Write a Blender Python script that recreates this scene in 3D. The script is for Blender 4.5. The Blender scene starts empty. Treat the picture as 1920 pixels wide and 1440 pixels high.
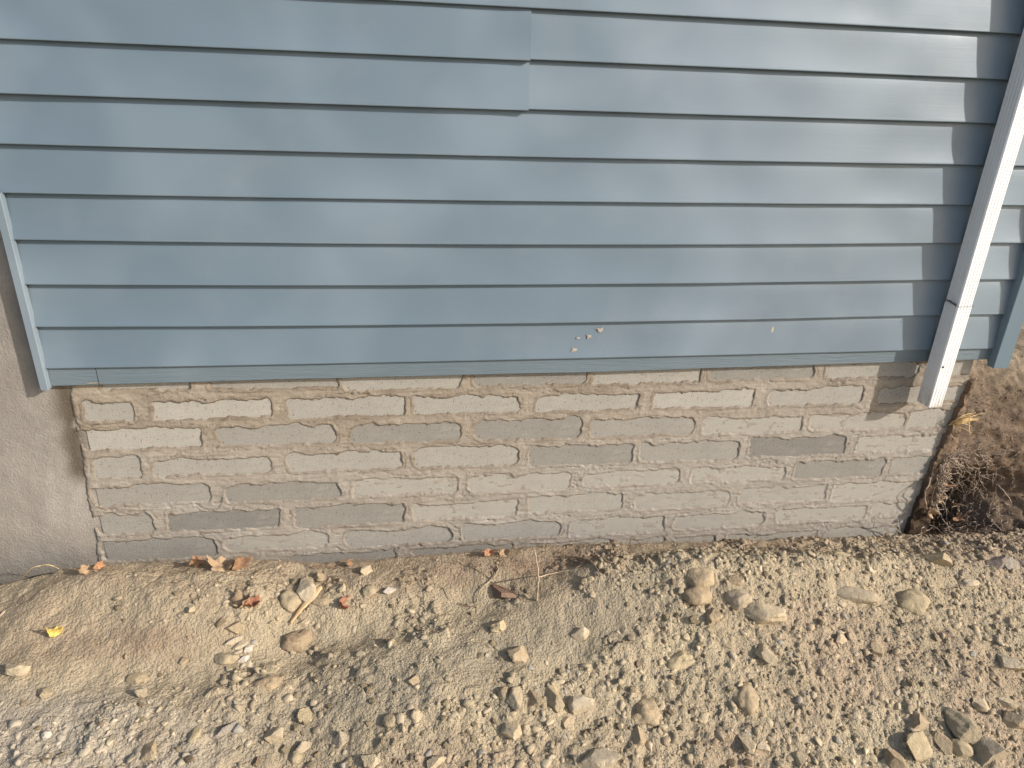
import bpy, math, random
import numpy as np
from mathutils import Vector, Matrix

# ------------------------------------------------------------------ camera, sky, sun, exposure
scene = bpy.context.scene
H = 1.55                      # camera height (m); all heights below are written relative to the camera and shifted by H
D0 = 2.083                    # distance from the camera to the siding face
F, CX, CY = 1304.0, 960.0, 720.0
Rm = np.array([[0.98897429, -0.02637265, 0.14572005],
               [-0.1443929, -0.39015694, 0.90935595],
               [0.03287157, -0.9203706, -0.38966321]])
cam_d = bpy.data.cameras.new('camera')
cam = bpy.data.objects.new('camera', cam_d)
scene.collection.objects.link(cam)
cam_d.sensor_width = 36.0
cam_d.lens = F / 1920 * 36.0
cam_d.clip_start = 0.05
cam_d.clip_end = 400
r = Rm @ np.array([1.0, 0, 0]); u = Rm @ np.array([0, -1.0, 0]); b = -(Rm @ np.array([0, 0, 1.0]))
cam.matrix_world = Matrix(((r[0], u[0], b[0], 0), (r[1], u[1], b[1], -D0), (r[2], u[2], b[2], H), (0, 0, 0, 1)))
scene.camera = cam

SUN_TO = Vector((1.60, -1.0, 0.95)).normalized()       # direction from the scene to the sun
world = bpy.data.worlds.new('World'); scene.world = world
world.use_nodes = True
wn = world.node_tree; wn.nodes.clear()
wo = wn.nodes.new('ShaderNodeOutputWorld'); wb = wn.nodes.new('ShaderNodeBackground')
ws = wn.nodes.new('ShaderNodeTexSky'); ws.sky_type = 'NISHITA'; ws.sun_disc = False
ws.sun_elevation = math.asin(SUN_TO.z)
ws.sun_rotation = math.atan2(SUN_TO.x, SUN_TO.y)
ws.dust_density = 2.0
wb.inputs['Strength'].default_value = 0.15
wn.links.new(ws.outputs[0], wb.inputs[0]); wn.links.new(wb.outputs[0], wo.inputs[0])
sun_d = bpy.data.lights.new('sun', 'SUN'); sun_d.energy = 4.0; sun_d.angle = math.radians(0.6)
sun_d.color = (1.0, 0.95, 0.88)
sun = bpy.data.objects.new('sun', sun_d); scene.collection.objects.link(sun)
sun.rotation_euler = SUN_TO.to_track_quat('Z', 'Y').to_euler()
vs = scene.view_settings
vs.view_transform = 'Standard'; vs.look = 'None'; vs.gamma = 1.0; vs.use_curve_mapping = False
vs.exposure = 0.45

rng = np.random.default_rng(7)
random.seed(7)
COL = scene.collection

# ------------------------------------------------------------------ helpers
def ray(px, py):
    v = Rm @ np.array([px - CX, py - CY, F])
    return v / v[1]
def P(px, py, y=0.0):
    """world point seen at a photo pixel, on the vertical plane at depth y behind the siding face"""
    v = ray(px, py) * (D0 + y)
    return np.array([v[0], y, v[2] + H])
def link(o):
    COL.objects.link(o); return o
def tag(o, label=None, cat=None, group=None, kind=None):
    if label: o['label'] = label
    if cat: o['category'] = cat
    if group: o['group'] = group
    if kind: o['kind'] = kind
    return o
def empty(name, loc=(0, 0, 0)):
    o = bpy.data.objects.new(name, None); o.empty_display_size = 0.05
    o.location = loc; return link(o)
def mesh_obj(name, V, Fc, mat=None, parent=None, smooth=False, loc=None):
    me = bpy.data.meshes.new(name)
    me.from_pydata([tuple(map(float, v)) for v in V], [], [tuple(map(int, f)) for f in Fc])
    if smooth: me.polygons.foreach_set('use_smooth', [True] * len(me.polygons))
    me.update()
    o = bpy.data.objects.new(name, me)
    if mat: me.materials.append(mat)
    if parent: o.parent = parent
    if loc is not None: o.location = loc
    return link(o)
def fast_mesh(name, V, Q, nv, mat=None, parent=None, smooth=True, attrs=None, colors=None):
    """V (n,3), Q (m,nv) index array"""
    me = bpy.data.meshes.new(name)
    n, m = len(V), len(Q)
    me.vertices.add(n); me.vertices.foreach_set('co', np.asarray(V, np.float32).ravel())
    me.loops.add(m * nv); me.loops.foreach_set('vertex_index', np.asarray(Q, np.int32).ravel())
    me.polygons.add(m)
    me.polygons.foreach_set('loop_start', np.arange(0, m * nv, nv, dtype=np.int32))
    me.polygons.foreach_set('loop_total', np.full(m, nv, np.int32))
    me.polygons.foreach_set('use_smooth', np.full(m, smooth, bool))
    for k, a in (attrs or {}).items():
        at = me.attributes.new(k, 'FLOAT', 'POINT'); at.data.foreach_set('value', np.asarray(a, np.float32).ravel())
    for k, a in (colors or {}).items():
        at = me.attributes.new(k, 'FLOAT_COLOR', 'POINT'); at.data.foreach_set('color', np.asarray(a, np.float32).ravel())
    me.update(); me.validate()
    o = bpy.data.objects.new(name, me)
    if mat: me.materials.append(mat)
    if parent: o.parent = parent
    return link(o)
def grid_faces(nx, nz, flip=False):
    i = np.arange(nx - 1)[:, None] * nz + np.arange(nz - 1)[None, :]
    q = np.stack([i, i + nz, i + nz + 1, i + 1], -1).reshape(-1, 4)
    return q[:, ::-1] if flip else q
def box_mesh(x0, x1, y0, y1, z0, z1, bev=0.0):
    import bmesh
    bm = bmesh.new()
    bmesh.ops.create_cube(bm, size=1)
    for v in bm.verts:
        v.co = ((x0 + x1) / 2 + v.co.x * (x1 - x0), (y0 + y1) / 2 + v.co.y * (y1 - y0), (z0 + z1) / 2 + v.co.z * (z1 - z0))
    if bev: bmesh.ops.bevel(bm, geom=bm.edges[:], offset=bev, segments=2, affect='EDGES')
    V = [tuple(v.co) for v in bm.verts]; bm.verts.index_update()
    Fc = [[v.index for v in f.verts] for f in bm.faces]; bm.free()
    return V, Fc
# value noise ------------------------------------------------------
_T = np.random.default_rng(99).random((64, 64, 64)).astype(np.float32) * 2 - 1
def vn3(x, y, z):
    xi, yi, zi = np.floor(x).astype(int), np.floor(y).astype(int), np.floor(z).astype(int)
    xf, yf, zf = x - xi, y - yi, z - zi
    s = lambda t: t * t * t * (t * (t * 6 - 15) + 10)
    u, v, w = s(xf), s(yf), s(zf)
    g = lambda a, b, c: _T[(xi + a) & 63, (yi + b) & 63, (zi + c) & 63]
    l = lambda a, b, t: a + (b - a) * t
    return l(l(l(g(0, 0, 0), g(1, 0, 0), u), l(g(0, 1, 0), g(1, 1, 0), u), v),
             l(l(g(0, 0, 1), g(1, 0, 1), u), l(g(0, 1, 1), g(1, 1, 1), u), v), w)
def vn(x, y, seed=0.0):
    return vn3(np.asarray(x, float), np.asarray(y, float), np.asarray(x, float) * 0 + seed * 7.31 + 0.37)
def fbm(x, y, oct=4, seed=0.0, gain=0.5):
    s = 0; a = 1.0; f = 1.0; t = 0
    for k in range(oct):
        s = s + a * vn(x * f + 3.1 * k, y * f + 1.7 * k, seed + k); t += a; a *= gain; f *= 2.03
    return s / t
def sst(a, b, x):
    t = np.clip((x - a) / (b - a), 0, 1); return t * t * (3 - 2 * t)
def cells(x, y, seed=0, h=1.0):
    """worley: (distance to nearest feature, second - first, cell random)"""
    xi, yi = np.floor(x).astype(int), np.floor(y).astype(int)
    d1 = np.full(np.shape(x), 9.0); d2 = d1.copy(); rr = np.zeros(np.shape(x))
    for a in (-1, 0, 1):
        for c in (-1, 0, 1):
            cx, cy = xi + a, yi + c
            fx = cx + 0.5 + 0.45 * _T[cx & 63, cy & 63, seed & 63]; fy = cy + 0.5 + 0.45 * _T[cx & 63, cy & 63, (seed + 9) & 63]
            d = np.hypot(x - fx, y - fy); q = _T[cx & 63, cy & 63, (seed + 17) & 63]
            m = d < d1
            d2 = np.where(m, d1, np.minimum(d2, d)); rr = np.where(m, q, rr); d1 = np.where(m, d, d1)
    return d1, d2 - d1, rr

# ------------------------------------------------------------------ materials
class NT:
    def __init__(s, name, rough=0.8, spec=0.3):
        s.m = bpy.data.materials.new(name); s.m.use_nodes = True
        s.t = s.m.node_tree; s.b = s.t.nodes['Principled BSDF']
        s.b.inputs['Roughness'].default_value = rough
        s.b.inputs['Specular IOR Level'].default_value = spec
    def n(s, t, **k):
        x = s.t.nodes.new(t)
        for a, v in k.items(): setattr(x, a, v)
        return x
    def l(s, a, b): s.t.links.new(a, b)
    def coord(s, scale=(1, 1, 1), kind='Object', rot=None):
        c = s.n('ShaderNodeTexCoord'); m = s.n('ShaderNodeMapping'); m.inputs['Scale'].default_value = scale
        if rot: m.inputs['Rotation'].default_value = rot
        s.l(c.outputs[kind], m.inputs[0]); return m.outputs[0]
    def noise(s, vec, scale, detail=4, rough=0.6, dist=0.0):
        x = s.n('ShaderNodeTexNoise'); x.inputs['Scale'].default_value = scale; x.inputs['Detail'].default_value = detail
        x.inputs['Roughness'].default_value = rough; x.inputs['Distortion'].default_value = dist
        s.l(vec, x.inputs['Vector']); return x.outputs[0]
    def ramp(s, val, p0, p1, c0=(0, 0, 0, 1), c1=(1, 1, 1, 1)):
        x = s.n('ShaderNodeValToRGB'); e = x.color_ramp.elements
        e[0].position = p0; e[1].position = p1; e[0].color = tuple(c0) + (1,) * (4 - len(c0)); e[1].color = tuple(c1) + (1,) * (4 - len(c1))
        s.l(val, x.inputs[0]); return x.outputs[0]
    def mix(s, fac, a, b, bt='MIX'):
        x = s.n('ShaderNodeMix', data_type='RGBA', blend_type=bt)
        for v, i in ((fac, 0), (a, 6), (b, 7)):
            if isinstance(v, (int, float)): x.inputs[i].default_value = v
            elif isinstance(v, tuple): x.inputs[i].default_value = v + (1,) * (4 - len(v))
            else: s.l(v, x.inputs[i])
        return x.outputs[2]
    def math(s, op, a, b=0.0):
        x = s.n('ShaderNodeMath', operation=op)
        for i, v in enumerate((a, b)):
            if isinstance(v, (int, float)): x.inputs[i].default_value = v
            else: s.l(v, x.inputs[i])
        return x.outputs[0]
    def attr(s, name):
        x = s.n('ShaderNodeAttribute'); x.attribute_name = name; return x
    def bump(s, h, dist, strength=1.0, prev=None):
        x = s.n('ShaderNodeBump'); x.inputs['Distance'].default_value = dist; x.inputs['Strength'].default_value = strength
        s.l(h, x.inputs['Height'])
        if prev: s.l(prev, x.inputs['Normal'])
        return x.outputs[0]
    def done(s, col, nrm=None, rough=None):
        if isinstance(col, tuple): s.b.inputs['Base Color'].default_value = col + (1,) * (4 - len(col))
        else: s.l(col, s.b.inputs['Base Color'])
        if nrm: s.l(nrm, s.b.inputs['Normal'])
        if rough is not None: s.l(rough, s.b.inputs['Roughness'])
        return s.m

SID = (0.150, 0.192, 0.228)
def mat_siding(name, grain=1.0, col=SID, wood=False):
    k = NT(name, 0.42 if not wood else 0.55, 0.5)
    v = k.coord((5.0, 5.0, 170.0) if not wood else (5, 5, 100))
    g = k.noise(v, 1.0, 5, 0.6, 0.8 if not wood else 1.6)
    v2 = k.coord((1.3, 1.0, 2.2)); big = k.noise(v2, 1.0, 3, 0.5)
    v3 = k.coord((1, 1, 1)); dust = k.ramp(k.noise(v3, 3.2, 6, 0.65), 0.52, 0.75)
    c = k.mix(k.ramp(big, 0.35, 0.65), tuple(x * 0.95 for x in col), tuple(x * 1.05 for x in col))
    light_patches = k.ramp(k.noise(k.coord((2.6, 1, 2.4), rot=(0, 0.5, 0)), 1.0, 2, 0.4, 0.4), 0.44, 0.72)  # pale patches of reflected light painted into the siding colour
    c = k.mix(k.math('MULTIPLY', light_patches, 0.30 if not wood else 0.1), c, (0.245, 0.298, 0.342))
    c = k.mix(k.math('MULTIPLY', dust, 0.08), c, (0.42, 0.38, 0.34))
    c = k.mix(k.math('MULTIPLY', k.ramp(g, 0.35, 0.7), 0.04 if not wood else 0.25), c, tuple(x * 1.35 for x in col))
    nb = k.bump(g, 0.0006 * grain if not wood else 0.003, 0.4 if not wood else 0.7)
    ro = k.ramp(k.noise(v3, 6, 4), 0.3, 0.7, (0.40,) * 3, (0.54,) * 3)
    return k.done(c, nb, ro)
M = {}
M['siding'] = mat_siding('blue_vinyl', 1.0, (0.112, 0.153, 0.188))
M['trim'] = mat_siding('blue_painted_wood', 1.6, (0.115, 0.150, 0.173), True)
M['channel'] = mat_siding('blue_channel_vinyl', 0.3, (0.155, 0.195, 0.226))
def mat_post():
    k = NT('blue_post_vinyl', 0.45, 0.4)
    v = k.coord((30, 5, 3)); return k.done(k.mix(k.noise(v, 1.0, 4), (0.105, 0.150, 0.182), (0.125, 0.176, 0.212)), k.bump(k.noise(v, 4), 0.0006, 0.4))
M['post'] = mat_post()
def mat_white():
    k = NT('white_enamel', 0.38, 0.5)
    v = k.coord()
    sep = k.n('ShaderNodeSeparateXYZ'); k.l(v, sep.inputs[0])
    low = k.n('ShaderNodeMapRange'); low.inputs['From Min'].default_value = 0.64 ; low.inputs['From Max'].default_value = 0.545
    k.l(sep.outputs[2], low.inputs['Value'])
    nz = k.noise(k.coord((40, 40, 12)), 1, 5, 0.7)
    dirt = k.math('MULTIPLY', low.outputs[0], k.ramp(nz, 0.35, 0.65))
    c = k.mix(k.ramp(k.noise(v, 9, 5, 0.7), 0.5, 0.8), (0.80, 0.79, 0.77), (0.72, 0.70, 0.67))
    c = k.mix(dirt, c, (0.36, 0.29, 0.22))
    return k.done(c)
M['white'] = mat_white()
def mat_mortar():
    k = NT('mortar', 0.92, 0.15)
    v = k.coord()
    a = k.attr('wet_shade'); t = k.attr('pale')
    streak = k.noise(k.coord((9, 9, 130)), 1.0, 5, 0.65, 1.2)
    blotch = k.noise(v, 7.0, 6, 0.65)
    fine = k.noise(v, 240.0, 3, 0.7)
    tan = k.mix(k.ramp(blotch, 0.35, 0.7), (0.268, 0.222, 0.168), (0.370, 0.320, 0.252))
    pale = k.mix(k.ramp(blotch, 0.3, 0.7), (0.290, 0.262, 0.228), (0.385, 0.356, 0.314))
    c = k.mix(t.outputs['Fac'], tan, pale)
    c = k.mix(k.math('MULTIPLY', k.ramp(streak, 0.45, 0.72), 0.35), c, (0.44, 0.40, 0.345))
    c = k.mix(k.math('MULTIPLY', k.ramp(streak, 0.44, 0.30), 0.35), c, (0.24, 0.19, 0.14))
    c = k.mix(k.math('MULTIPLY', k.ramp(k.noise(v, 90, 4, 0.7), 0.60, 0.68), 0.4), c, (0.20, 0.16, 0.12))
    c = k.mix(k.math('MULTIPLY', k.ramp(fine, 0.55, 0.8), 0.25), c, (0.20, 0.17, 0.13))
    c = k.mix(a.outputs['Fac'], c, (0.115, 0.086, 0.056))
    nb = k.bump(fine, 0.0022, 0.8); nb = k.bump(k.noise(v, 75, 5, 0.75), 0.004, 0.7, nb); nb = k.bump(streak, 0.003, 0.5, nb)
    return k.done(c, nb)
M['mortar'] = mat_mortar()
def mat_block(name, tone, smear):
    """tone 0 = pale dusty face, 1 = bare darker grey face; smear = mortar film rubbed over the face"""
    k = NT(name, 0.95, 0.12)
    v = k.coord(kind='Object')
    pores = k.noise(v, 330.0, 4, 0.75); grit = k.n('ShaderNodeTexVoronoi'); grit.inputs['Scale'].default_value = 260; k.l(v, grit.inputs['Vector'])
    blotch = k.noise(v, 9.0, 6, 0.7, 0.5)
    lo = np.array([0.380, 0.352, 0.306]); hi = np.array([0.212, 0.198, 0.175])
    base = lo * (1 - tone) + hi * tone
    c = k.mix(k.ramp(blotch, 0.3, 0.7), tuple(base * 0.88), tuple(base * 1.14))
    c = k.mix(k.ramp(pores, 0.5, 0.68), c, tuple(base * 0.50))
    c = k.mix(k.math('MULTIPLY', k.ramp(grit.outputs['Distance'], 0.28, 0.12), 0.35), c, tuple(np.minimum(base * 1.5, 0.6)))
    pits = k.noise(v, 120.0, 3, 0.6)
    c = k.mix(k.math('MULTIPLY', k.ramp(pits, 0.60, 0.67), 0.7), c, tuple(base * 0.42))
    film = k.noise(k.coord((9, 9, 30)), 1.4, 6, 0.7, 0.6)
    c = k.mix(k.math('MULTIPLY', k.ramp(film, 0.54 - 0.20 * smear, 0.72 - 0.15 * smear), 0.5 + 0.3 * smear), c, (0.395, 0.365, 0.312))
    nb = k.bump(pores, 0.005, 1.0); nb = k.bump(film, 0.003, 0.6, nb)
    return k.done(c, nb)
M['block'] = {}
for ti in range(5):
    for si in range(2):
        M['block'][(ti, si)] = mat_block('grey_block', ti / 4, si * 1.0)
def mat_concrete():
    k = NT('cast_concrete', 0.9, 0.2)
    v = k.coord()
    w = k.attr('wet_shade')
    blotch = k.noise(v, 2.4, 6, 0.6); mid = k.noise(k.coord((1, 1, 1.0)), 14, 6, 0.7); fine = k.noise(v, 160, 3, 0.7)
    c = k.mix(k.ramp(blotch, 0.35, 0.68), (0.215, 0.192, 0.165), (0.335, 0.303, 0.262))
    c = k.mix(k.math('MULTIPLY', k.ramp(mid, 0.45, 0.75), 0.35), c, (0.38, 0.345, 0.298))
    c = k.mix(k.math('MULTIPLY', k.ramp(k.noise(k.coord((3, 3, 1.2)), 2.1, 7, 0.7, 1.0), 0.45, 0.68), 0.55), c, (0.190, 0.172, 0.155))
    c = k.mix(k.math('MULTIPLY', k.ramp(k.noise(k.coord((40, 40, 70)), 1.0, 5, 0.75), 0.5, 0.75), 0.3), c, (0.20, 0.175, 0.15))
    c = k.mix(k.math('MULTIPLY', k.ramp(k.noise(v, 55, 4, 0.8), 0.68, 0.74), 0.7), c, (0.16, 0.13, 0.10))
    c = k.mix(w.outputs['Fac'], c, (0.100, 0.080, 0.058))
    nb = k.bump(fine, 0.0035, 0.9); nb = k.bump(mid, 0.006, 0.5, nb)
    return k.done(c, nb)
M['concrete'] = mat_concrete()
def mat_soil():
    k = NT('sandy_soil', 1.0, 0.05)
    v = k.coord(); at = k.attr('tint')
    f1 = k.noise(v, 320, 4, 0.75); f2 = k.noise(v, 60, 5, 0.7); f3 = k.noise(v, 11, 5, 0.6)
    c = k.mix(k.ramp(f2, 0.3, 0.72), k.mix(0.86, (0, 0, 0), at.outputs['Color']), k.mix(0.0, at.outputs['Color'], (0, 0, 0)))
    c = k.mix(k.math('MULTIPLY', k.ramp(f3, 0.45, 0.75), 0.35), c, (0.41, 0.34, 0.235))
    c = k.mix(k.math('MULTIPLY', k.ramp(f1, 0.56, 0.74), 0.45), c, (0.16, 0.115, 0.068))
    vo = k.n('ShaderNodeTexVoronoi'); vo.inputs['Scale'].default_value = 110; vo.inputs['Randomness'].default_value = 1
    k.l(v, vo.inputs['Vector'])
    vo2 = k.n('ShaderNodeTexVoronoi'); vo2.inputs['Scale'].default_value = 210; k.l(v, vo2.inputs['Vector'])
    nb = k.bump(k.math('MULTIPLY', vo.outputs['Distance'], -1.0), 0.006, 0.7)
    nb = k.bump(k.math('MULTIPLY', vo2.outputs['Distance'], -1.0), 0.003, 0.7, nb)
    nb = k.bump(f1, 0.003, 0.8, nb)
    return k.done(c, nb)
M['soil'] = mat_soil()
def mat_pebble():
    k = NT('loose_clods', 1.0, 0.08)
    v = k.coord(); at = k.attr('tint')
    f1 = k.noise(v, 260, 4, 0.75); f2 = k.noise(v, 70, 4, 0.7)
    c = k.mix(k.ramp(f2, 0.3, 0.72), k.mix(0.80, (0, 0, 0), at.outputs['Color']), at.outputs['Color'])
    c = k.mix(k.math('MULTIPLY', k.ramp(f1, 0.55, 0.75), 0.35), c, (0.19, 0.14, 0.085))
    return k.done(c, k.bump(f1, 0.003, 0.8))
M['pebble'] = mat_pebble()
def mat_rock(name, col, contrast=0.25, dust=0.35, scale=28, speck=0.3):
    k = NT(name, 0.93, 0.15)
    v = k.coord()
    f0 = k.noise(v, scale, 6, 0.7, 0.4); f1 = k.noise(v, 190, 4, 0.75); d = k.noise(v, 17, 5, 0.65)
    a = np.array(col)
    c = k.mix(k.ramp(f0, 0.3, 0.7), tuple(a * (1 - contrast)), tuple(np.minimum(a * (1 + contrast * 0.6), 0.75)))
    c = k.mix(k.math('MULTIPLY', k.ramp(d, 0.42, 0.66), dust), c, (0.395, 0.308, 0.196))
    c = k.mix(k.math('MULTIPLY', k.ramp(f1, 0.55, 0.75), speck), c, tuple(a * 0.45))
    nb = k.bump(f1, 0.004, 0.8); nb = k.bump(f0, 0.010, 0.8, nb)
    return k.done(c, nb)
ROCK = dict(cream=(0.468, 0.376, 0.251), tan=(0.387, 0.296, 0.187), dark_tan=(0.320, 0.239, 0.151), grey=(0.369, 0.301, 0.212), pale=(0.459, 0.381, 0.272),
            olive=(0.360, 0.292, 0.191), red=(0.216, 0.137, 0.098), white=(0.576, 0.504, 0.416), slate=(0.198, 0.159, 0.132), blue=(0.324, 0.283, 0.238),
            yellow=(0.432, 0.345, 0.212), brown=(0.306, 0.221, 0.140), char=(0.117, 0.097, 0.085))
for kx, cx in ROCK.items():
    M['rock_' + kx] = mat_rock('rock_' + kx, cx, dust=0.6 if kx not in ('white', 'slate', 'red') else 0.12)
def mat_bank():
    k = NT('dark_rooty_soil', 1.0, 0.05)
    v = k.coord(); at = k.attr('tint')
    f1 = k.noise(v, 120, 5, 0.75); f2 = k.noise(v, 26, 6, 0.75, 0.8); fib = k.noise(k.coord((60, 25, 200), rot=(0, 0.5, 0)), 1.0, 5, 0.7, 2.0)
    c = k.mix(k.ramp(f2, 0.3, 0.7), k.mix(0.62, (0, 0, 0), at.outputs['Color']), at.outputs['Color'])
    c = k.mix(k.math('MULTIPLY', k.ramp(fib, 0.56, 0.72), 0.5), c, (0.34, 0.25, 0.17))
    c = k.mix(k.math('MULTIPLY', k.ramp(f1, 0.52, 0.72), 0.6), c, (0.055, 0.036, 0.022))
    nb = k.bump(f1, 0.010, 0.9); nb = k.bump(fib, 0.008, 0.8, nb); nb = k.bump(f2, 0.02, 0.6, nb)
    return k.done(c, nb)
M['bank'] = mat_bank()
def mat_simple(name, c0, c1, scale=60, rough=0.85, bump=0.001, stretch=(1, 1, 1)):
    k = NT(name, rough, 0.2); v = k.coord(stretch); f = k.noise(v, scale, 5, 0.7)
    return k.done(k.mix(k.ramp(f, 0.3, 0.7), c0, c1), k.bump(f, bump, 0.7))
M['leaf_brown'] = mat_simple('dry_leaf_brown', (0.18, 0.100, 0.055), (0.29, 0.175, 0.10))
M['leaf_tan'] = mat_simple('dry_leaf_tan', (0.25, 0.165, 0.095), (0.37, 0.265, 0.165))
M['leaf_red'] = mat_simple('dry_leaf_red', (0.18, 0.075, 0.045), (0.31, 0.15, 0.09))
M['leaf_orange'] = mat_simple('dry_leaf_orange', (0.27, 0.130, 0.065), (0.40, 0.22, 0.12))
M['leaf_yellow'] = mat_simple('dry_leaf_yellow', (0.45, 0.28, 0.05), (0.70, 0.52, 0.16))
M['straw'] = mat_simple('straw', (0.50, 0.33, 0.14), (0.72, 0.54, 0.28))
M['twig'] = mat_simple('twig_bark', (0.16, 0.105, 0.065), (0.30, 0.21, 0.14), 90, stretch=(1, 1, 1))
M['twig_pale'] = mat_simple('dusty_twig_bark', (0.26, 0.195, 0.13), (0.40, 0.32, 0.22), 90)
M['root'] = mat_simple('root_bark', (0.22, 0.165, 0.12), (0.46, 0.37, 0.29), 70)
M['root_dark'] = mat_simple('dark_root_bark', (0.09, 0.058, 0.040), (0.22, 0.15, 0.105), 70)
M['splinter'] = mat_simple('split_wood', (0.42, 0.26, 0.13), (0.58, 0.40, 0.23), 40, stretch=(1, 1, 1))
M['raw_wood'] = mat_simple('raw_wood', (0.62, 0.50, 0.34), (0.75, 0.66, 0.50), 80)
M['wire'] = mat_simple('dark_wire', (0.06, 0.05, 0.045), (0.16, 0.13, 0.11), 90, 0.5)
M['splat'] = mat_simple('dried_mud', (0.28, 0.235, 0.175), (0.42, 0.365, 0.29), 90)
M['sheathing'] = mat_simple('sheathing', (0.20, 0.17, 0.13), (0.26, 0.22, 0.17), 10)

def tube(name, pts, r0, r1, mat, parent=None, seg=6, jitter=0.0, smooth=True, seed=0):
    pts = np.array(pts, float)
    t = np.linspace(0, len(pts) - 1, (len(pts) - 1) * 5 + 1)
    # catmull-rom
    Q = []
    for q in t:
        i = min(int(q), len(pts) - 2); f = q - i
        p0, p1, p2, p3 = pts[max(i - 1, 0)], pts[i], pts[i + 1], pts[min(i + 2, len(pts) - 1)]
        Q.append(0.5 * ((2 * p1) + (-p0 + p2) * f + (2 * p0 - 5 * p1 + 4 * p2 - p3) * f * f + (-p0 + 3 * p1 - 3 * p2 + p3) * f ** 3))
    Q = np.array(Q); rg = np.random.default_rng(seed + 5)
    if jitter: Q[1:-1] += rg.normal(0, jitter, Q[1:-1].shape)
    V = []; Fc = []
    n = len(Q)
    for i in range(n):
        d = Q[min(i + 1, n - 1)] - Q[max(i - 1, 0)]; d /= np.linalg.norm(d) + 1e-9
        a = np.cross(d, [0.3, 0.2, 0.93]); a /= np.linalg.norm(a) + 1e-9; c = np.cross(d, a)
        rr = (r0 + (r1 - r0) * i / (n - 1)) * (1 + 0.18 * rg.normal())
        for k in range(seg):
            w = 2 * math.pi * k / seg; V.append(Q[i] + rr * (math.cos(w) * a + math.sin(w) * c))
    for i in range(n - 1):
        for k in range(seg):
            Fc.append((i * seg + k, i * seg + (k + 1) % seg, (i + 1) * seg + (k + 1) % seg, (i + 1) * seg + k))
    Fc.append(tuple(range(seg))[::-1]); Fc.append(tuple((n - 1) * seg + k for k in range(seg)))
    if name is None: return V, Fc
    return mesh_obj(name, V, Fc, mat, parent, smooth)

# ------------------------------------------------------------------ siding wall
LB = [0.0985, 0.0382, -0.0222, -0.0825, -0.1425, -0.2025, -0.2630, -0.3232, -0.3853]   # butt line heights / D0 at their ends
SAG = [0.0, 0.0, 0.002, 0.005, 0.006, 0.010, 0.009, 0.010, 0.004]
XL, XJ, XC = -3.3, -0.5095 * D0, 2.098         # far left, J-channel, corner post
XSEAM = 0.169 * D0
PITCH = 0.0605 * D0
siding = empty('siding_wall', (0.5, 0.0, H - 0.385 * D0))
tag(siding, 'blue horizontal vinyl siding covering the wall above the grey blocks', 'siding wall')
def zline(k, x):
    if k < 0: return LB[0] * D0 + PITCH * (-k) + H + 0 * x
    return LB[k] * D0 + H - SAG[k] * np.clip(1 - ((x - 0.36) / 1.45) ** 2, 0, 1)
def siding_plank(k, x0, x1, lift=0.0, wob=0.0):
    """one course: butt line k is its lower edge, concave face running up under course k-1"""
    nx = max(4, int((x1 - x0) / 0.035)); xs = np.linspace(x0, x1, nx)
    zb = zline(k, xs) - (0.0035 if lift else 0); zt = zline(k - 1, xs) + 0.006
    T = np.concatenate([[0, 0.03, 0.06, 0.10, 0.15], np.linspace(0.21, 0.86, 10), [0.93, 0.965, 0.985, 1.0]])
    prof = []
    for t in T:
        y = 0.0140 * (1 - t ** 1.5) + 0.0080 * math.exp(-t / 0.11)
        prof.append((t, y))
    V = []
    oil = (1 - 0.85 * np.exp(-((xs - 1.87) / 0.11) ** 2)) * 0.0066 * fbm(xs * 3.0 + k * 0.35, xs * 0 + k * 0.55, 2, 3) + 0.0012 * fbm(xs * 5 + 9 * k, xs * 0 + k * 1.3, 2, 8)        # gentle bulges of the thin vinyl
    for j, (t, y) in enumerate(prof):
        z = zt + (zb - zt) * t
        amp = math.sin(math.pi * min(t, 0.97)) ** 0.7
        yy = y - lift + oil * amp * 1.0 + 0.0004 * np.sin(xs * 5 + k) + wob
        V.append(np.stack([xs, yy, z], 1))
    if lift:
        for v_ in V: v_[:, 1] -= 0.0030 * sst(x1 - 0.06, x1, xs)
    # rounded lower lip and return
    for dy, dz in ((0.0006, -0.0012), (0.0022, -0.0018), (0.018, -0.0018), (0.0200, -0.0005)):
        V.append(np.stack([xs, V[len(prof) - 1][:, 1] + dy, zb + dz], 1))
    A = np.array(V).transpose(1, 0, 2)              # nx, nz, 3
    if lift:
        e_ = A[-1:].copy(); e_[..., 1] += lift; e_[..., 0] -= 0.0002; A = np.concatenate([A, e_]); nx += 1
    nz = A.shape[1]
    o = fast_mesh('siding_plank', A.reshape(-1, 3), grid_faces(nx, nz, True), 4, M['siding'], siding, True)
    o.data.set_sharp_from_angle(angle=math.radians(40))
    return o
first_planks = {}
for k in range(-5, 9):
    left = XL if k <= 4 else XJ - 0.004
    if k in (1, 2):
        siding_plank(k, left, XSEAM, lift=0.0042); first_planks[k] = siding_plank(k, XSEAM - 0.03, XC + 0.01)
    else:
        first_planks[k] = siding_plank(k, left, XC + 0.01)
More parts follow.
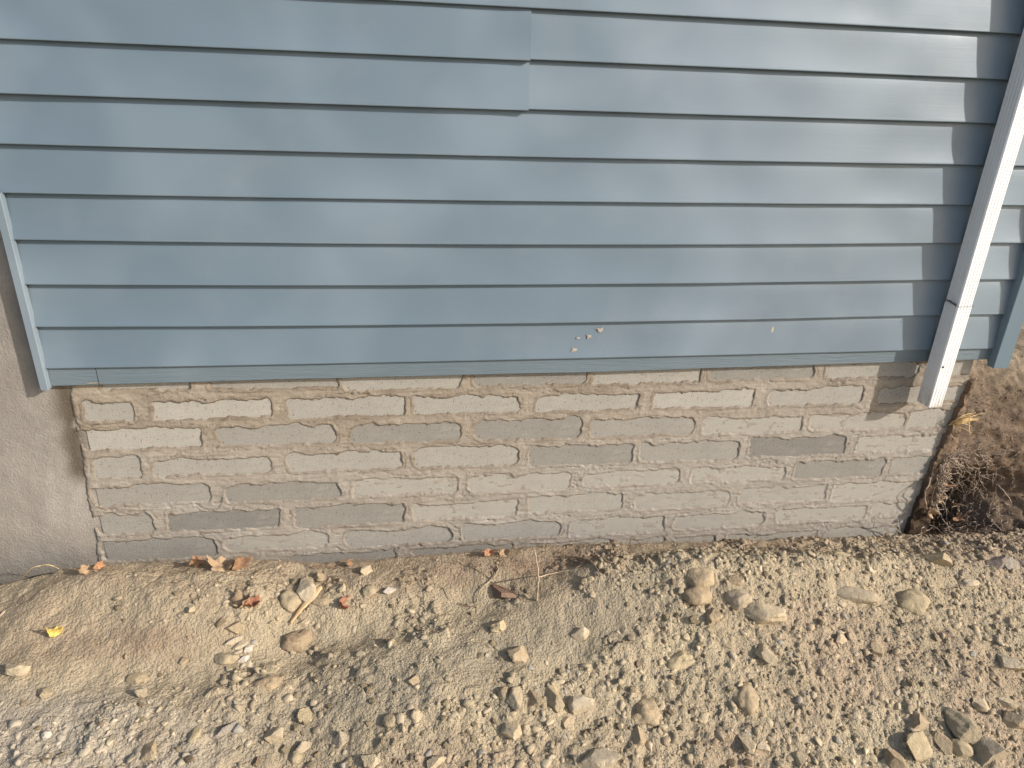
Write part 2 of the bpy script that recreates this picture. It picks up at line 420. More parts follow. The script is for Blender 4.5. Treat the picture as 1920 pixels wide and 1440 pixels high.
# J-channel beside the lowest four planks
def channel():
    z0, z1 = H - 0.4165 * D0, H - 0.1435 * D0 + 0.002
    x0 = XJ - 0.0225
    prof = [(x0, 0.022), (x0, -0.0105), (x0 + 0.0015, -0.012), (x0 + 0.0205, -0.012), (x0 + 0.022, -0.0105), (x0 + 0.022, 0.010), (x0 + 0.0205, 0.010),
            (x0 + 0.0205, -0.0095), (x0 + 0.0018, -0.0095), (x0 + 0.0018, 0.022)]
    V = []; n = len(prof)
    for z in (z0, z1):
        V += [(x, y, z) for x, y in prof]
    Fc = [(i, (i + 1) % n, n + (i + 1) % n, n + i) for i in range(n)] + [tuple(range(n))[::-1], tuple(range(n, 2 * n))]
    mesh_obj('channel_trim', V, Fc, M['channel'], siding)
channel()
# wooden band board under the lowest plank, in two lengths
def board(xa, xb, zoff=0.0):
    n = max(3, int((xb - xa) / 0.06)); xs = np.linspace(xa, xb, n)
    tb = lambda x: H + np.interp(x, [-1.06, -0.34, 0.62, 1.82, 2.1], np.array([-0.4130, -0.4112, -0.4118, -0.4070, -0.4060]) * (D0 + 0.010)) + 0.0006 * vn(x * 9, x * 0, 3)
    A = []
    for (y, top) in ((0.030, 1), (0.0102, 1), (0.0100, 0), (0.0115, -1), (0.030, -1)):
        z = (H - 0.376 * D0) + 0 * xs if top == 1 else (tb(xs) + 0.0015 if top == 0 else tb(xs))
        A.append(np.stack([xs, y + 0 * xs, z], 1))
    A = np.array(A).transpose(1, 0, 2); nz = 5
    V = A.reshape(-1, 3); Fc = [tuple(q) for q in grid_faces(n, nz)] + [tuple(range(nz)), tuple(range((n - 1) * nz, n * nz))[::-1]]
    return mesh_obj('band_board', V, Fc, M['trim'], siding)
XB = P(181, 700, 0.01)[0]
b1 = board(XJ + 0.0005, XB - 0.0012); b2 = board(XB + 0.0012, XC + 0.004)
def sliver(px, py, w, h, parent):
    p = P(px, py, 0.0075); V, Fc = [], []
    n = 7
    for i in range(n):
        t = i / (n - 1); x = p[0] + (t - 0.5) * w
        V += [(x, 0.0098, p[2] - h * 0.3), (x, 0.0060, p[2] + h * (0.15 + 0.5 * math.sin(t * 3.1) * random.uniform(0.5, 1)))]
    for i in range(n - 1): Fc.append((2 * i, 2 * i + 2, 2 * i + 3, 2 * i + 1))
    mesh_obj('raw_wood_chip', V, Fc, M['raw_wood'], parent)
sliver(175, 718.5, 0.045, 0.006, b1); sliver(417, 713.5, 0.020, 0.003, b2)
for px, py in ((893, 703.5), (1232, 695.5), (1292, 692.8), (1467, 686)): sliver(px, py, 0.014, 0.0022, b2)
# corner post
cp_x0, cp_x1, cp_z = 2.094, 2.156, H - 0.8725
def post():
    prof = [(cp_x0, 0.012), (cp_x0, -0.018), (cp_x0 + 0.002, -0.020), (cp_x1 - 0.002, -0.020), (cp_x1, -0.018), (cp_x1, 0.050), (cp_x1 - 0.028, 0.050), (cp_x1 - 0.028, 0.012)]
    n = len(prof); V = [(x, y, z) for z in (cp_z, H + 0.9) for x, y in prof]
    Fc = [(i, (i + 1) % n, n + (i + 1) % n, n + i) for i in range(n)] + [tuple(range(n))[::-1], tuple(range(n, 2 * n))]
    mesh_obj('corner_post', V, Fc, M['post'], siding)
post()
V, Fc = box_mesh(XL, 2.125, 0.034, 3.0, H - 0.845, H + 0.9)
mesh_obj('wall_sheathing', V, Fc, M['sheathing'], siding)
# side return planks round the corner
for k in range(-5, 9):
    zb = float(zline(k, np.array(9.0))); V, Fc = [], []
    for y in (0.052, 3.0): V += [(2.128, y, zb + PITCH), (2.142, y, zb), (2.130, y, zb - 0.001)]
    mesh_obj('side_plank', V, [(0, 3, 4, 1), (1, 4, 5, 2)], M['siding'], siding)
# mud splats on the lowest plank
def splat(px, py, w, h, seed):
    rg = np.random.default_rng(seed); p = P(px, py, 0.002); t = 16
    V = [(0, -0.0006, 0)]
    for i in range(t):
        a = 2 * math.pi * i / t; rr = 1 + 0.35 * rg.normal()
        rr = min(max(rr, 0.5), 1.6); V.append((w / 2 * rr * math.cos(a), 0.0004, h / 2 * rr * math.sin(a)))
    V = [(a + p[0], b + 0.0, c + p[2]) for a, b, c in V]
    zt, zb = float(zline(7, p[0])) + 0.006, float(zline(8, p[0]))
    out = []
    for a, b, c in V:
        tt = min(max((zt - c) / (zt - zb), 0), 1); out.append((a, 0.0140 * (1 - tt ** 1.5) - 0.0009 + b, c))
    mesh_obj('mud_splat', out, [(0, i + 1, (i + 1) % t + 1) for i in range(t)], M['splat'], first_planks[8], True)
for i, (px, py, w, h) in enumerate(((1128, 620, 0.026, 0.014), (1105, 632, 0.018, 0.011), (1085, 635, 0.014, 0.006), (1077, 656, 0.017, 0.014), (1450, 620, 0.010, 0.018))):
    splat(px, py, w, h, 40 + i)

# ------------------------------------------------------------------ block foundation wall
Y0 = 0.030
rows = [
 [(190,355,700,728,.35,0),(393,632,700,727,.5,0),(643,862,700,728,.3,0),(890,1098,694,721,.8,0),(1114,1312,690,717,.3,0),(1332,1526,684,710,.65,0),(1548,1722,680,707,.35,0),(1738,1838,676,703,.3,0)],
 [(157,248,755,788,.3,0),(288,508,753,783,.1,0),(541,758,748,780,.35,0),(777,973,744,773,.15,0),(1008,1195,741,768,.2,0),(1226,1410,735,763,.1,0),(1442,1617,729,758,.25,0),(1646,1735,729,755,.3,0),(1755,1820,725,750,.2,0)],
 [(153,376,807,840,.1,0),(410,628,799,833,.55,0),(658,862,795,827,.65,0),(892,1089,788,822,.75,0),(1110,1300,785,815,.4,0),(1320,1504,783,811,.25,1),(1518,1697,776,804,.3,1),(1706,1800,770,799,.2,0)],
 [(178,260,860,894,.3,0),(288,505,861,888,.15,0),(542,752,850,880,.2,0),(777,972,841,873,.2,0),(993,1185,837,870,.75,0),(1200,1384,831,862,.5,0),(1406,1584,821,854,.9,0),(1608,1768,817,844,.2,1)],
 [(175,392,912,943,.6,0),(422,636,908,937,.8,0),(662,857,898,926,.3,1),(878,1068,891,920,.3,1),(1093,1274,884,908,.2,1),(1297,1472,877,900,.3,1),(1490,1655,864,895,.85,0),(1673,1760,860,886,.5,0)],
 [(180,286,966,1000,.5,0),(314,522,960,992,.95,0),(553,757,949,984,.75,0),(777,968,943,970,.2,1),(993,1165,929,956,.3,0),(1193,1367,925,951,.4,1),(1387,1547,914,939,.4,1),(1563,1718,906,936,.3,1)],
 [(192,405,1013,1047,.8,0),(420,613,1003,1028,.4,1),(650,848,992,1020,.6,0),(866,1050,981,1009,.55,0),(1070,1245,973,1000,.3,1),(1263,1433,963,988,.4,1),(1458,1622,952,976,.3,1),(1636,1705,944,966,.35,1)],
 [(205,520,1066,1092,.6,1),(545,742,1038,1064,.7,0),(775,957,1026,1054,.7,0),(985,1150,1016,1044,.5,1),(1262,1340,1006,1028,.5,1),(1170,1240,1012,1038,.5,1),(1362,1530,1000,1022,.5,1),(1545,1680,990,1012,.5,1)],
]
wallb = empty('block_wall', (0.5, 0.05, H - 1.6))
tag(wallb, 'foundation wall of long grey concrete blocks in thick smeared mortar', 'block wall')
xg = np.arange(-1.10, 2.0615, 0.0034); zg_ = np.arange(-1.74, -0.835, 0.0034)
GX, GZ = np.meshgrid(xg, zg_, indexing='ij')
S = np.full(GX.shape, 0.05); SMEAR = np.zeros(GX.shape); UP = np.zeros(GX.shape)
tilt = -0.0055
n1 = fbm(GX * 16, GZ * 22, 3, 5); n2 = fbm(GX * 70, GZ * 80, 3, 6); n3 = fbm(GX * 30 + 3, GZ * 30, 2, 16)
blocks = []
for rI, row in enumerate(rows):
    for (xl, xr, yt, yb, tone, sm) in row:
        ym = (yt + yb) / 2
        # the row drops a little in the photo from left to right: the quad's ends follow the course slope
        sl = {0: -0.022, 1: -0.042, 2: -0.045, 3: -0.055, 4: -0.064, 5: -0.072, 6: -0.080, 7: -0.085}[rI]
        w = xr - xl
        sl_y = sl * w / 2
        a = P(xl, ym - sl_y * 0.5 * 1.0 + 0, Y0); c = P(xr, ym + sl_y * 0.5, Y0)
        top = P((xl + xr) / 2, yt, Y0)[2] - H; bot = P((xl + xr) / 2, yb, Y0)[2] - H
        x0, x1 = a[0], c[0]; z0, z1 = bot, top
        zc = (z0 + z1) / 2; hh = (z1 - z0) / 2 + 0.0015; cxm = (x0 + x1) / 2; hw = (x1 - x0) / 2 + 0.001
        blocks.append((cxm, zc, hw, hh, tone, sm))
        i0, i1 = np.searchsorted(xg, [x0 - 0.06, x1 + 0.06]); j0, j1 = np.searchsorted(zg_, [z0 - 0.05, z1 + 0.05])
        X = GX[i0:i1, j0:j1]; Z = GZ[i0:i1, j0:j1]
        dz = Z - zc - tilt * (X - cxm) * 1.0
        rad = 0.015 + 0.012 * float(_T[rI, int(xl) & 63, 3])
        qx = np.abs(X - cxm) - (hw - rad); qz = np.abs(dz) - (hh - rad)
        s = np.hypot(np.maximum(qx, 0), np.maximum(qz, 0)) + np.minimum(np.maximum(qx, qz), 0) - rad
        topw = sst(-0.01, 0.02, dz)
        s = s + 0.0095 * n1[i0:i1, j0:j1] * (0.55 + 0.9 * topw) + 0.0062 * n2[i0:i1, j0:j1] + 0.0045 * n3[i0:i1, j0:j1]
        cur = S[i0:i1, j0:j1]; m = s < cur
        S[i0:i1, j0:j1] = np.where(m, s, cur)
        SMEAR[i0:i1, j0:j1] = np.where(m, sm, SMEAR[i0:i1, j0:j1])
        UP[i0:i1, j0:j1] = np.where(m, topw, UP[i0:i1, j0:j1])
streak = fbm(GX * 9, GZ * 120 + 5 * vn(GX * 5, GZ * 5, 9), 4, 11)
ridged = 1 - np.abs(fbm(GX * 7 + 4, GZ * 95 + 3 * vn(GX * 7, GZ * 6, 19), 3, 14)) * 2.2
rough_ = fbm(GX * 60, GZ * 90, 4, 12)
h = 0.0006 + 0.0010 * streak + 0.0018 * rough_ + 0.0008 * np.clip(ridged, 0, 1) + 0.0022 * fbm(GX * 6, GZ * 10, 3, 30)
h = h + 0.0016 * np.exp(-((S - 0.006) / 0.0045) ** 2) * (0.6 + 0.8 * n1)
groove = np.exp(-((S - 0.0005) / 0.0022) ** 2) * (0.35 + 0.65 * sst(-0.2, 0.4, n3))
h = h - 0.0022 * groove
line2 = np.exp(-((S - 0.0115 - 0.004 * n2 - 0.003 * n1) / 0.0014) ** 2) * sst(0.0, 0.35, fbm(GX * 11, GZ * 24, 3, 44) + 0.08)
h = h - 0.0014 * line2
inner = -0.007 + 0 * h
film = -0.0026 + 0.0022 * fbm(GX * 22, GZ * 60, 4, 21) + 0.0014 * rough_
inner = np.where(SMEAR > 0.5, film, inner)
tt = sst(-0.0032, 0.0002, S)
h = inner * (1 - tt) + h * tt
# struck cracks under the courses
crk = np.abs(fbm(GX * 2.2, GZ * 26 + 1.3 * fbm(GX * 9, GZ * 9, 3, 41), 3, 40)); crk = (crk < 0.012) & (S > 0.006)
h = h - 0.003 * crk
# left end of the mortar laps onto the cast wall in a ragged edge
edge = np.interp(-GZ, [0.85, 0.93, 1.2, 1.54, 1.75], [-1.024, -1.022, -1.036, -1.062, -1.070]) + 0.014 * fbm(GZ * 14, GZ * 0 + 2, 3, 31) + 0.004 * n2
h = h - 0.012 * sst(0.006, -0.010, GX - edge)
endr = 0.004 * fbm(GZ * 30, GX * 0, 3, 33)
YY = Y0 - h
wet_shade = 1.0 * np.exp(-np.abs(S - 0.0008) / 0.0056) * np.clip(0.85 + 1.1 * n3 + 0.35 * UP, 0, 1) * (0.9 - 0.45 * SMEAR)
wet_shade = np.where(S < -0.004, 0.0, wet_shade)
foot_shade = sst(0.05, 0.40, fbm(GX * 26, GZ * 30, 3, 57)) * sst(-1.50, -1.58, GZ + 0.03 * fbm(GX * 3, GX * 0, 2, 58)) * 0.5  # patchy shade near the ground, painted into the mortar colour
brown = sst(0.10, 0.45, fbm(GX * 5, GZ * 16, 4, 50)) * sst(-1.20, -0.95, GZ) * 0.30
wet_shade = np.clip(np.maximum(wet_shade, brown * (S > 0)) + 0.45 * crk + 0.55 * line2 + 0.6 * foot_shade, 0, 1)
wet_shade = np.maximum(wet_shade, 0.75 * np.exp(-((GX - edge - 0.002) / 0.012) ** 2) * sst(-0.1, 0.3, n1 + 0.25))
pale = np.clip(sst(-0.98, -1.30, GZ) * 0.85 + sst(0.0, 1.5, GX) * 0.5 + 0.35 * fbm(GX * 4, GZ * 10, 3, 55), 0, 1)  # greyer toward the foot: mortar tone and shade mixed into the colour
pale = np.maximum(pale, 0.5 * SMEAR)
wet_shade = wet_shade * (1 - 0.45 * np.clip(pale, 0, 1))
Vm = np.stack([GX + np.where(GX > 2.05, endr, 0), YY, GZ + H], -1)
nx, nz = GX.shape
Vf = Vm.reshape(-1, 3); Q = grid_faces(nx, nz)
# close the sheet with a back so that the bed is solid
rim = np.concatenate([np.arange(nz), np.arange(1, nx) * nz + nz - 1, (nx - 1) * nz + np.arange(nz - 2, -1, -1), np.arange(nx - 2, 0, -1) * nz])
bk = Vf[rim].copy(); bk[:, 1] = 0.14
base = len(Vf); k_ = len(rim)
sideq = np.stack([rim, base + np.arange(k_), base + (np.arange(k_) + 1) % k_, np.roll(rim, -1)], -1)
Va = np.concatenate([Vf, bk]); Qa = np.concatenate([Q, sideq])
fast_mesh('mortar', Va, Qa, 4, M['mortar'], wallb, True, dict(wet_shade=np.concatenate([wet_shade.ravel(), np.zeros(k_)]), pale=np.concatenate([pale.ravel(), np.zeros(k_)])))
for i, (cxm, zc, hw, hh, tone, sm) in enumerate(blocks):
    # each block keeps its full size behind the mortar that covers its rim
    fw, fh = hw + 0.009, min(hh + 0.012, 0.046)
    nxb, nzb = 12, 5
    xlo = max(-fw, -0.035 + np.interp(-zc, [0.85, 0.93, 1.2, 1.54, 1.75], [-0.985, -0.983, -0.996, -1.020, -1.030]) - cxm + 0.02)
    xs = np.linspace(xlo, min(fw, 2.055 - cxm), nxb); zs = np.linspace(-fh, fh, nzb)
    A = np.zeros((nxb, nzb, 3)); A[..., 0] = xs[:, None]; A[..., 2] = zs[None] + tilt * xs[:, None]
    A[..., 1] = -0.0006 * vn(A[..., 0] * 30 + i, A[..., 2] * 30, i % 11)
    rb = np.concatenate([np.arange(nzb), np.arange(1, nxb) * nzb + nzb - 1, (nxb - 1) * nzb + np.arange(nzb - 2, -1, -1), np.arange(nxb - 2, 0, -1) * nzb])
    Vb = A.reshape(-1, 3); B = Vb[rb].copy(); B[:, 1] = 0.09; bs = len(Vb); kk = len(rb)
    Fb = [tuple(q) for q in grid_faces(nxb, nzb)] + [(int(rb[j]), bs + j, bs + (j + 1) % kk, int(rb[(j + 1) % kk])) for j in range(kk)]
    o = mesh_obj('concrete_block', np.concatenate([Vb, B]), Fb, M['block'][(int(round(tone * 4)), sm)], wallb)
    o.matrix_parent_inverse = Matrix.Identity(4)
    o.location = Vector((cxm, Y0 + 0.0018, zc + H)) - wallb.location

# fix parenting offsets: parts are modelled in world space, the parents sit at their own base
for o in list(scene.objects):
    if o.parent is not None and not (o.parent is wallb and o.name.startswith('concrete_block')) and o.parent.type == 'EMPTY':
        o.matrix_parent_inverse = Matrix.Translation(o.parent.location).inverted()
# nested parts (chips and splats) sit under a mesh part whose origin is the world origin: no offset needed

# ------------------------------------------------------------------ cast concrete wall at the side
xs = np.concatenate([np.linspace(XL, -1.75, 40, endpoint=False), np.arange(-1.75, -0.995, 0.0045)]); zs = np.arange(-1.76, -0.27, 0.0065)
CXg, CZg = np.meshgrid(xs, zs, indexing='ij')
cy = 0.0275 + 0.006 * sst(-1.12, -1.03, CXg) + 0.0025 * fbm(CXg * 3, CZg * 3, 3, 60) + 0.0006 * fbm(CXg * 40, CZg * 50, 3, 61)
e2 = np.interp(-CZg, [0.85, 0.93, 1.2, 1.54, 1.75], [-1.015, -1.013, -1.030, -1.055, -1.065])
nw = fbm(CXg * 14, CZg * 18, 4, 62)
dd = CXg - e2
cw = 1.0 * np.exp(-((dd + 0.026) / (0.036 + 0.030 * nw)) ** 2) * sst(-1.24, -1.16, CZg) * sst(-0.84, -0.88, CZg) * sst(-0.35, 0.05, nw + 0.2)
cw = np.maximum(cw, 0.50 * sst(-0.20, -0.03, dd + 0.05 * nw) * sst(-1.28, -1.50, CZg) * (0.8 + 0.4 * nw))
cw = np.maximum(cw, 0.38 * sst(-1.34, -1.58, CZg + 0.12 * (CXg + 1.2) + 0.05 * nw))  # slanting shade along the base, put into the concrete colour
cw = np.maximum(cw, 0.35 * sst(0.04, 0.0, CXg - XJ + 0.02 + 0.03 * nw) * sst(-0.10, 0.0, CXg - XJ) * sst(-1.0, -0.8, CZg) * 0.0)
cwm = fast_mesh('concrete_wall', np.stack([CXg, cy, CZg + H], -1).reshape(-1, 3), grid_faces(*CXg.shape), 4, M['concrete'], None, True, dict(wet_shade=np.clip(cw, 0, 1).ravel()))
md = cwm.modifiers.new('thickness', 'SOLIDIFY'); md.thickness = 0.15; md.offset = -1
tag(cwm, 'smooth cast concrete foundation wall, damp brown where the blocks start', 'concrete wall')

# ------------------------------------------------------------------ downspout
def downspout_profile(x0, x1, y0, y1, g=0.0008):
    pts = []
    def side(a, b, n, nrm):
        a = np.array(a); b = np.array(b); d = b - a
        L = np.linalg.norm(d); d = d / L; r = 0.004
        pts.append(a + d * r)
        for i in range(n):
            c = (i + 1) / (n + 1) * L
            for o_, dep in ((-0.0030, 0), (-0.0014, 1), (0.0014, 1), (0.0030, 0)):
                pts.append(a + d * (c + o_) - np.array(nrm) * g * dep)
        pts.append(b - d * r)
    side((x0, y0), (x1, y0), 4, (0, -1)); side((x1, y0), (x1, y1), 4, (1, 0)); side((x1, y1), (x0, y1), 4, (0, 1)); side((x0, y1), (x0, y0), 4, (-1, 0))
    return pts
ds = empty('downspout', (1.865, -0.035, H - 1.0))
tag(ds, 'white ribbed metal downspout running down the siding near the corner post', 'downspout')
def spout(name, x0, x1, y0, y1, z0, z1, mat):
    pr = downspout_profile(x0, x1, y0, y1); n = len(pr)
    zsn = np.linspace(z0, z1, 12)
    V = [(p[0] + 0.0005 * math.sin(z * 9), p[1], z) for z in zsn for p in pr]
    Fc = [(k * n + i, k * n + (i + 1) % n, (k + 1) * n + (i + 1) % n, (k + 1) * n + i) for k in range(len(zsn) - 1) for i in range(n)]
    o = mesh_obj(name, V, Fc, mat, ds)
    md = o.modifiers.new('thickness', 'SOLIDIFY'); md.thickness = 0.0008; md.offset = -1
    o.matrix_parent_inverse = Matrix.Translation(ds.location).inverted(); return o
zj = P(1785, 574, -0.06)[2]
spout('upper_pipe', 1.8345, 1.8900, -0.0665, -0.0045, zj - 0.06, H + 0.9, M['white'])
lowp = spout('lower_pipe', 1.8325, 1.8900, -0.0680, -0.0040, H - 0.998, zj, M['white'])
def wire_part(pts, r, name='tie_wire'):
    o = tube(name, pts, r, r, M['wire'], ds, 5, 0.0006, seed=3); o.matrix_parent_inverse = Matrix.Translation(ds.location).inverted()
wire_part([(1.829, -0.012, zj + 0.008), (1.8308, -0.045, zj + 0.004), (1.8318, -0.0692, zj + 0.001), (1.862, -0.0694, zj + 0.001), (1.891, -0.069, zj + 0.002), (1.892, -0.03, zj + 0.003)], 0.0006)
wire_part([(1.819, -0.03, zj + 0.014), (1.825, -0.04, zj + 0.010), (1.829, -0.050, zj + 0.006), (1.831, -0.062, zj + 0.003)], 0.0026, 'wire_twist')
sp_ = P(1768, 688, -0.067)
V, Fc = [], []
for kk, (rr, yy) in enumerate(((0.0042, 0.0), (0.0038, -0.0022), (0.0012, -0.0030))):
    V += [(sp_[0] + rr * math.cos(a * math.pi / 4), -0.0678 + yy, sp_[2] + rr * math.sin(a * math.pi / 4)) for a in range(8)]
for kk in range(2): Fc += [(kk * 8 + i, kk * 8 + (i + 1) % 8, kk * 8 + 8 + (i + 1) % 8, kk * 8 + 8 + i) for i in range(8)]
Fc.append(tuple(range(16, 24)))
so = mesh_obj('screw', V, Fc, M['wire'], ds); so.matrix_parent_inverse = Matrix.Translation(ds.location).inverted()

# ------------------------------------------------------------------ ground
CRX = np.array([-3.5, -1.62, -1.42, -1.27, -1.12, -0.99, -0.6, -0.31, 0.0, 0.41, 0.8, 1.22, 1.88, 2.35, 4.0])
CRZ = np.array([-1.62, -1.58, -1.535, -1.505, -1.478, -1.468, -1.480, -1.512, -1.508, -1.498, -1.515, -1.535, -1.560, -1.575, -1.60])
def ground_base(x, y):
    cr = np.interp(x, CRX, CRZ)
    t = -y
    # near the wall: a low crest, dropping into a narrow gap against the wall
    z = cr - 0.085 * sst(0.075, -0.03, t)
    # beyond the crest the spoil falls away toward the camera; the heap's own brow runs slantwise
    brow = np.interp(x, [-2, -0.8, 0.0, 0.5, 1.2, 2.5], [0.10, 0.13, 0.22, 0.20, 0.24, 0.20])
    slope = np.interp(x, [-3, -1.0, 0.0, 1.0, 3], [0.22, 0.26, 0.34, 0.40, 0.36])
    q = t - brow
    z = z - slope * (np.sqrt(np.maximum(q, 0) ** 2 + 0.02 ** 2) - 0.02) * np.where(q > 0, 1, 0) * (1 - 0.55 * sst(1.3, 3.0, t))
    # hollow in front of the heap's brow, and the trodden dip at its side
    z = z + (0.030 * np.exp(-((t - brow - 0.04) / 0.10) ** 2)) * sst(0.1, 0.6, x)
    z = z - 0.042 * np.exp(-((t - 0.40 + 0.20 * (x + 0.5)) / 0.085) ** 2) * sst(-1.3, -0.9, x) * sst(0.7, 0.3, x)
    z = z + 0.055 * np.exp(-(((x - 1.0) / 0.55) ** 2 + ((t - 0.34) / 0.15) ** 2)) + 0.035 * np.exp(-(((x - 0.15) / 0.28) ** 2 + ((t - 0.62) / 0.14) ** 2)) + 0.03 * np.exp(-(((x + 0.9) / 0.3) ** 2 + ((t - 0.20) / 0.10) ** 2))
    z = z + 0.034 * fbm(x * 3.0, y * 3.6, 3, 70) * sst(0.02, 0.25, t) + 0.010 * fbm(x * 8, y * 8, 3, 71) * sst(0.0, 0.08, t)
    return z
def cloddy(x, y):
    """0 = trodden smooth soil, 1 = loose cloddy spoil"""
    t = -y
    c = sst(-0.15, 0.25, 0.55 * (x - 0.35) + (t - 0.30) * 1.3 + 0.25 * fbm(x * 3, y * 3, 3, 72) + 0.85 * fbm(x * 6.0, y * 8, 3, 73))
    c = np.maximum(c, 0.75 * np.exp(-(((x + 0.45) / 0.35) ** 2 + ((t - 0.22) / 0.13) ** 2)))
    c = c * (1 - 0.75 * np.exp(-((t - 0.52 + 0.28 * (x - 0.2)) / 0.06) ** 2) * sst(-0.7, -0.4, x) * sst(0.8, 0.5, x))
    c = np.maximum(c, 0.6 * sst(0.44, 0.60, t + 0.15 * fbm(x * 4, y * 4, 2, 74)))
    return np.clip(c, 0.05, 1)
def ground_z(x, y):
    z = ground_base(x, y); c = cloddy(x, y)
    wx, wy = x + 0.012 * vn(x * 30, y * 30, 81), y + 0.012 * vn(x * 30, y * 30, 82)
    for sc, am, sd in ((15, 0.008, 1), (34, 0.0055, 2), (75, 0.0038, 3)):
        d, e, q = cells(wx * sc, wy * sc, sd)
        on = sst(-0.2, 0.5, q + 0.6 * c - 0.35)
        z = z + am * (0.25 + 0.75 * c) * on * np.clip(1 - d * 1.25, 0, 1) ** 0.6 * (1 + 0.6 * q)
    z = z + 0.0032 * fbm(x * 40, y * 40, 3, 83) + 0.0016 * (1 - c) * fbm(x * 70, y * 70, 3, 84)
    return z
fx = np.arange(-1.75, 3.05, 0.0058); fy = np.arange(-1.12, 0.036, 0.0050)
X_ = np.concatenate([-1.75 - np.geomspace(0.02, 60, 26)[::-1], fx, 3.05 + np.geomspace(0.02, 60, 26)])
Y_ = np.concatenate([-1.12 - np.geomspace(0.02, 60, 26)[::-1], fy])
gx, gy = np.meshgrid(X_, Y_, indexing='ij')
gz = ground_z(gx, gy)
def soil_tint(x, y):
    t = -y
    a = fbm(x * 2.2, y * 3.5, 4, 90); b_ = fbm(x * 7, y * 9, 4, 91); c_ = fbm(x * 25, y * 25, 3, 92)
    base = np.array([0.372, 0.298, 0.200]); pink = np.array([0.340, 0.260, 0.178]); org = np.array([0.235, 0.165, 0.112]); gry = np.array([0.300, 0.252, 0.180]); pal = np.array([0.400, 0.345, 0.272]); yel = np.array([0.405, 0.330, 0.220])
    def mx(A, B, f): return A * (1 - f[..., None]) + B * f[..., None]
    C = np.broadcast_to(base, x.shape + (3,)).copy()
    C = mx(C, yel, sst(-0.1, 0.4, a) * 0.8)
    C = mx(C, pink, sst(0.0, 0.35, -a + 0.3 * b_) * 0.7)
    nearwall = sst(0.32, 0.12, t + 0.10 * a) * sst(-1.0, -0.7, x)
    C = mx(C, pink * 0.92, nearwall * 0.55)
    C = mx(C, org, np.exp(-(((x - 0.30) / 0.40) ** 2 + ((t - 0.16) / 0.07) ** 2)) * sst(-0.3, 0.3, b_ + 0.25) * 0.85)
    C = mx(C, org, sst(0.12, 0.02, t) * sst(-1.2, -0.9, x) * sst(-0.2, 0.3, b_) * 0.7)
    C = mx(C, org, np.exp(-(((x + 0.75) / 0.4) ** 2 + ((t - 0.37) / 0.06) ** 2)) * sst(-0.2, 0.4, b_) * 0.5)
    C = mx(C, gry, np.exp(-((t - 0.50 + 0.25 * (x - 0.1)) / 0.09) ** 2) * sst(-0.9, -0.5, x) * sst(1.0, 0.6, x) * 0.75)
    C = mx(C, pal, sst(-0.45, -0.95, x + 0.8 * (0.55 - t) + 0.25 * b_) * sst(0.42, 0.55, t) * 0.7)
    C = C * (1 + 0.12 * b_[..., None] + 0.10 * c_[..., None])
    return np.clip(C, 0.02, 0.8)
tint = soil_tint(gx, gy); tint = np.concatenate([tint, np.ones(gx.shape + (1,))], -1)
ground = fast_mesh('ground', np.stack([gx, gy, gz + H], -1).reshape(-1, 3), grid_faces(*gx.shape), 4, M['soil'], None, True, None, dict(tint=tint.reshape(-1, 4)))
tag(ground, kind='structure')

def on_ground(px, py):
    v = ray(px, py); ds_ = np.arange(1.0, 2.15, 0.004)
    zz = v[2] * ds_; g = ground_base(v[0] * ds_, ds_ - D0) + 0.004
    idx = np.where(zz < g)[0]
    d = ds_[idx[0]] if len(idx) else 2.08
    d = min(d, 2.075)
    return np.array([v[0] * d, d - D0, float(ground_base(np.array(v[0] * d), np.array(d - D0))) + H + 0.003]), d * math.sqrt(1 + v[0] ** 2 + v[2] ** 2)

# ------------------------------------------------------------------ cut bank beside the house corner
BX = np.concatenate([np.arange(1.955, 3.1, 0.0085), 3.1 + np.geomspace(0.03, 50, 18)])
def bank_point(x, s):
    """s 0..1 runs up the cut face, 1..2 back over the undisturbed ground"""
    z_s = [0.0, 0.14, 0.26, 0.36, 0.46, 0.58, 0.72, 0.88, 1.0, 1.15, 1.5, 2.0]
    z_v = [-1.80, -1.58, -1.46, -1.35, -1.26, -1.16, -1.06, -0.96, -0.905, -0.885, -0.87, -0.86]
    y_v = [-0.02, 0.02, 0.07, 0.035, 0.015, 0.045, 0.10, 0.20, 0.33, 0.60, 2.0, 40.0]
    z = np.interp(s, z_s, z_v); y = np.interp(s, z_s, y_v)
    fadeb = sst(1.3, 1.0, s)
    cav = np.exp(-(((x - 2.14) / 0.12) ** 2)) * np.exp(-(((z + 1.56) / 0.13) ** 2))
    y = y + 0.27 * cav
    y = y - 0.10 * sst(2.30, 2.75, x) * fadeb
    # next to the wall's end the soil laps over the block face along a slanting line
    xe = np.interp(-z, [0.85, 0.90, 1.31, 1.54, 1.8], [2.066, 2.062, 2.000, 1.980, 1.955])
    lapm = sst(2.10, 2.07, x)
    y = y * (1 - lapm) + lapm * np.where(z < -0.93, 0.012 + 0.016 * fbm(x * 30, z * 30, 3, 107), y)
    y = np.where(x < xe, 0.05, y)
    y = y + fadeb * (0.040 * fbm(x * 6, z * 7, 4, 101) + 0.016 * fbm(x * 24, z * 26, 3, 102)) * sst(2.06, 2.16, x) + fadeb * 0.004 * fbm(x * 60, z * 60, 2, 103)
    z = z + 0.02 * fbm(x * 5, y * 4, 3, 104) * (s > 0.9) + 0.006 * fbm(x * 50, y * 50, 3, 105) * (s > 0.7)
    return y, z
BS = np.concatenate([np.linspace(0, 1.15, 190), np.linspace(1.16, 2.0, 30)])
bx, bs_ = np.meshgrid(BX, BS, indexing='ij')
by, bz = bank_point(bx, bs_)
a = fbm(bx * 7, bz * 7, 4, 110)
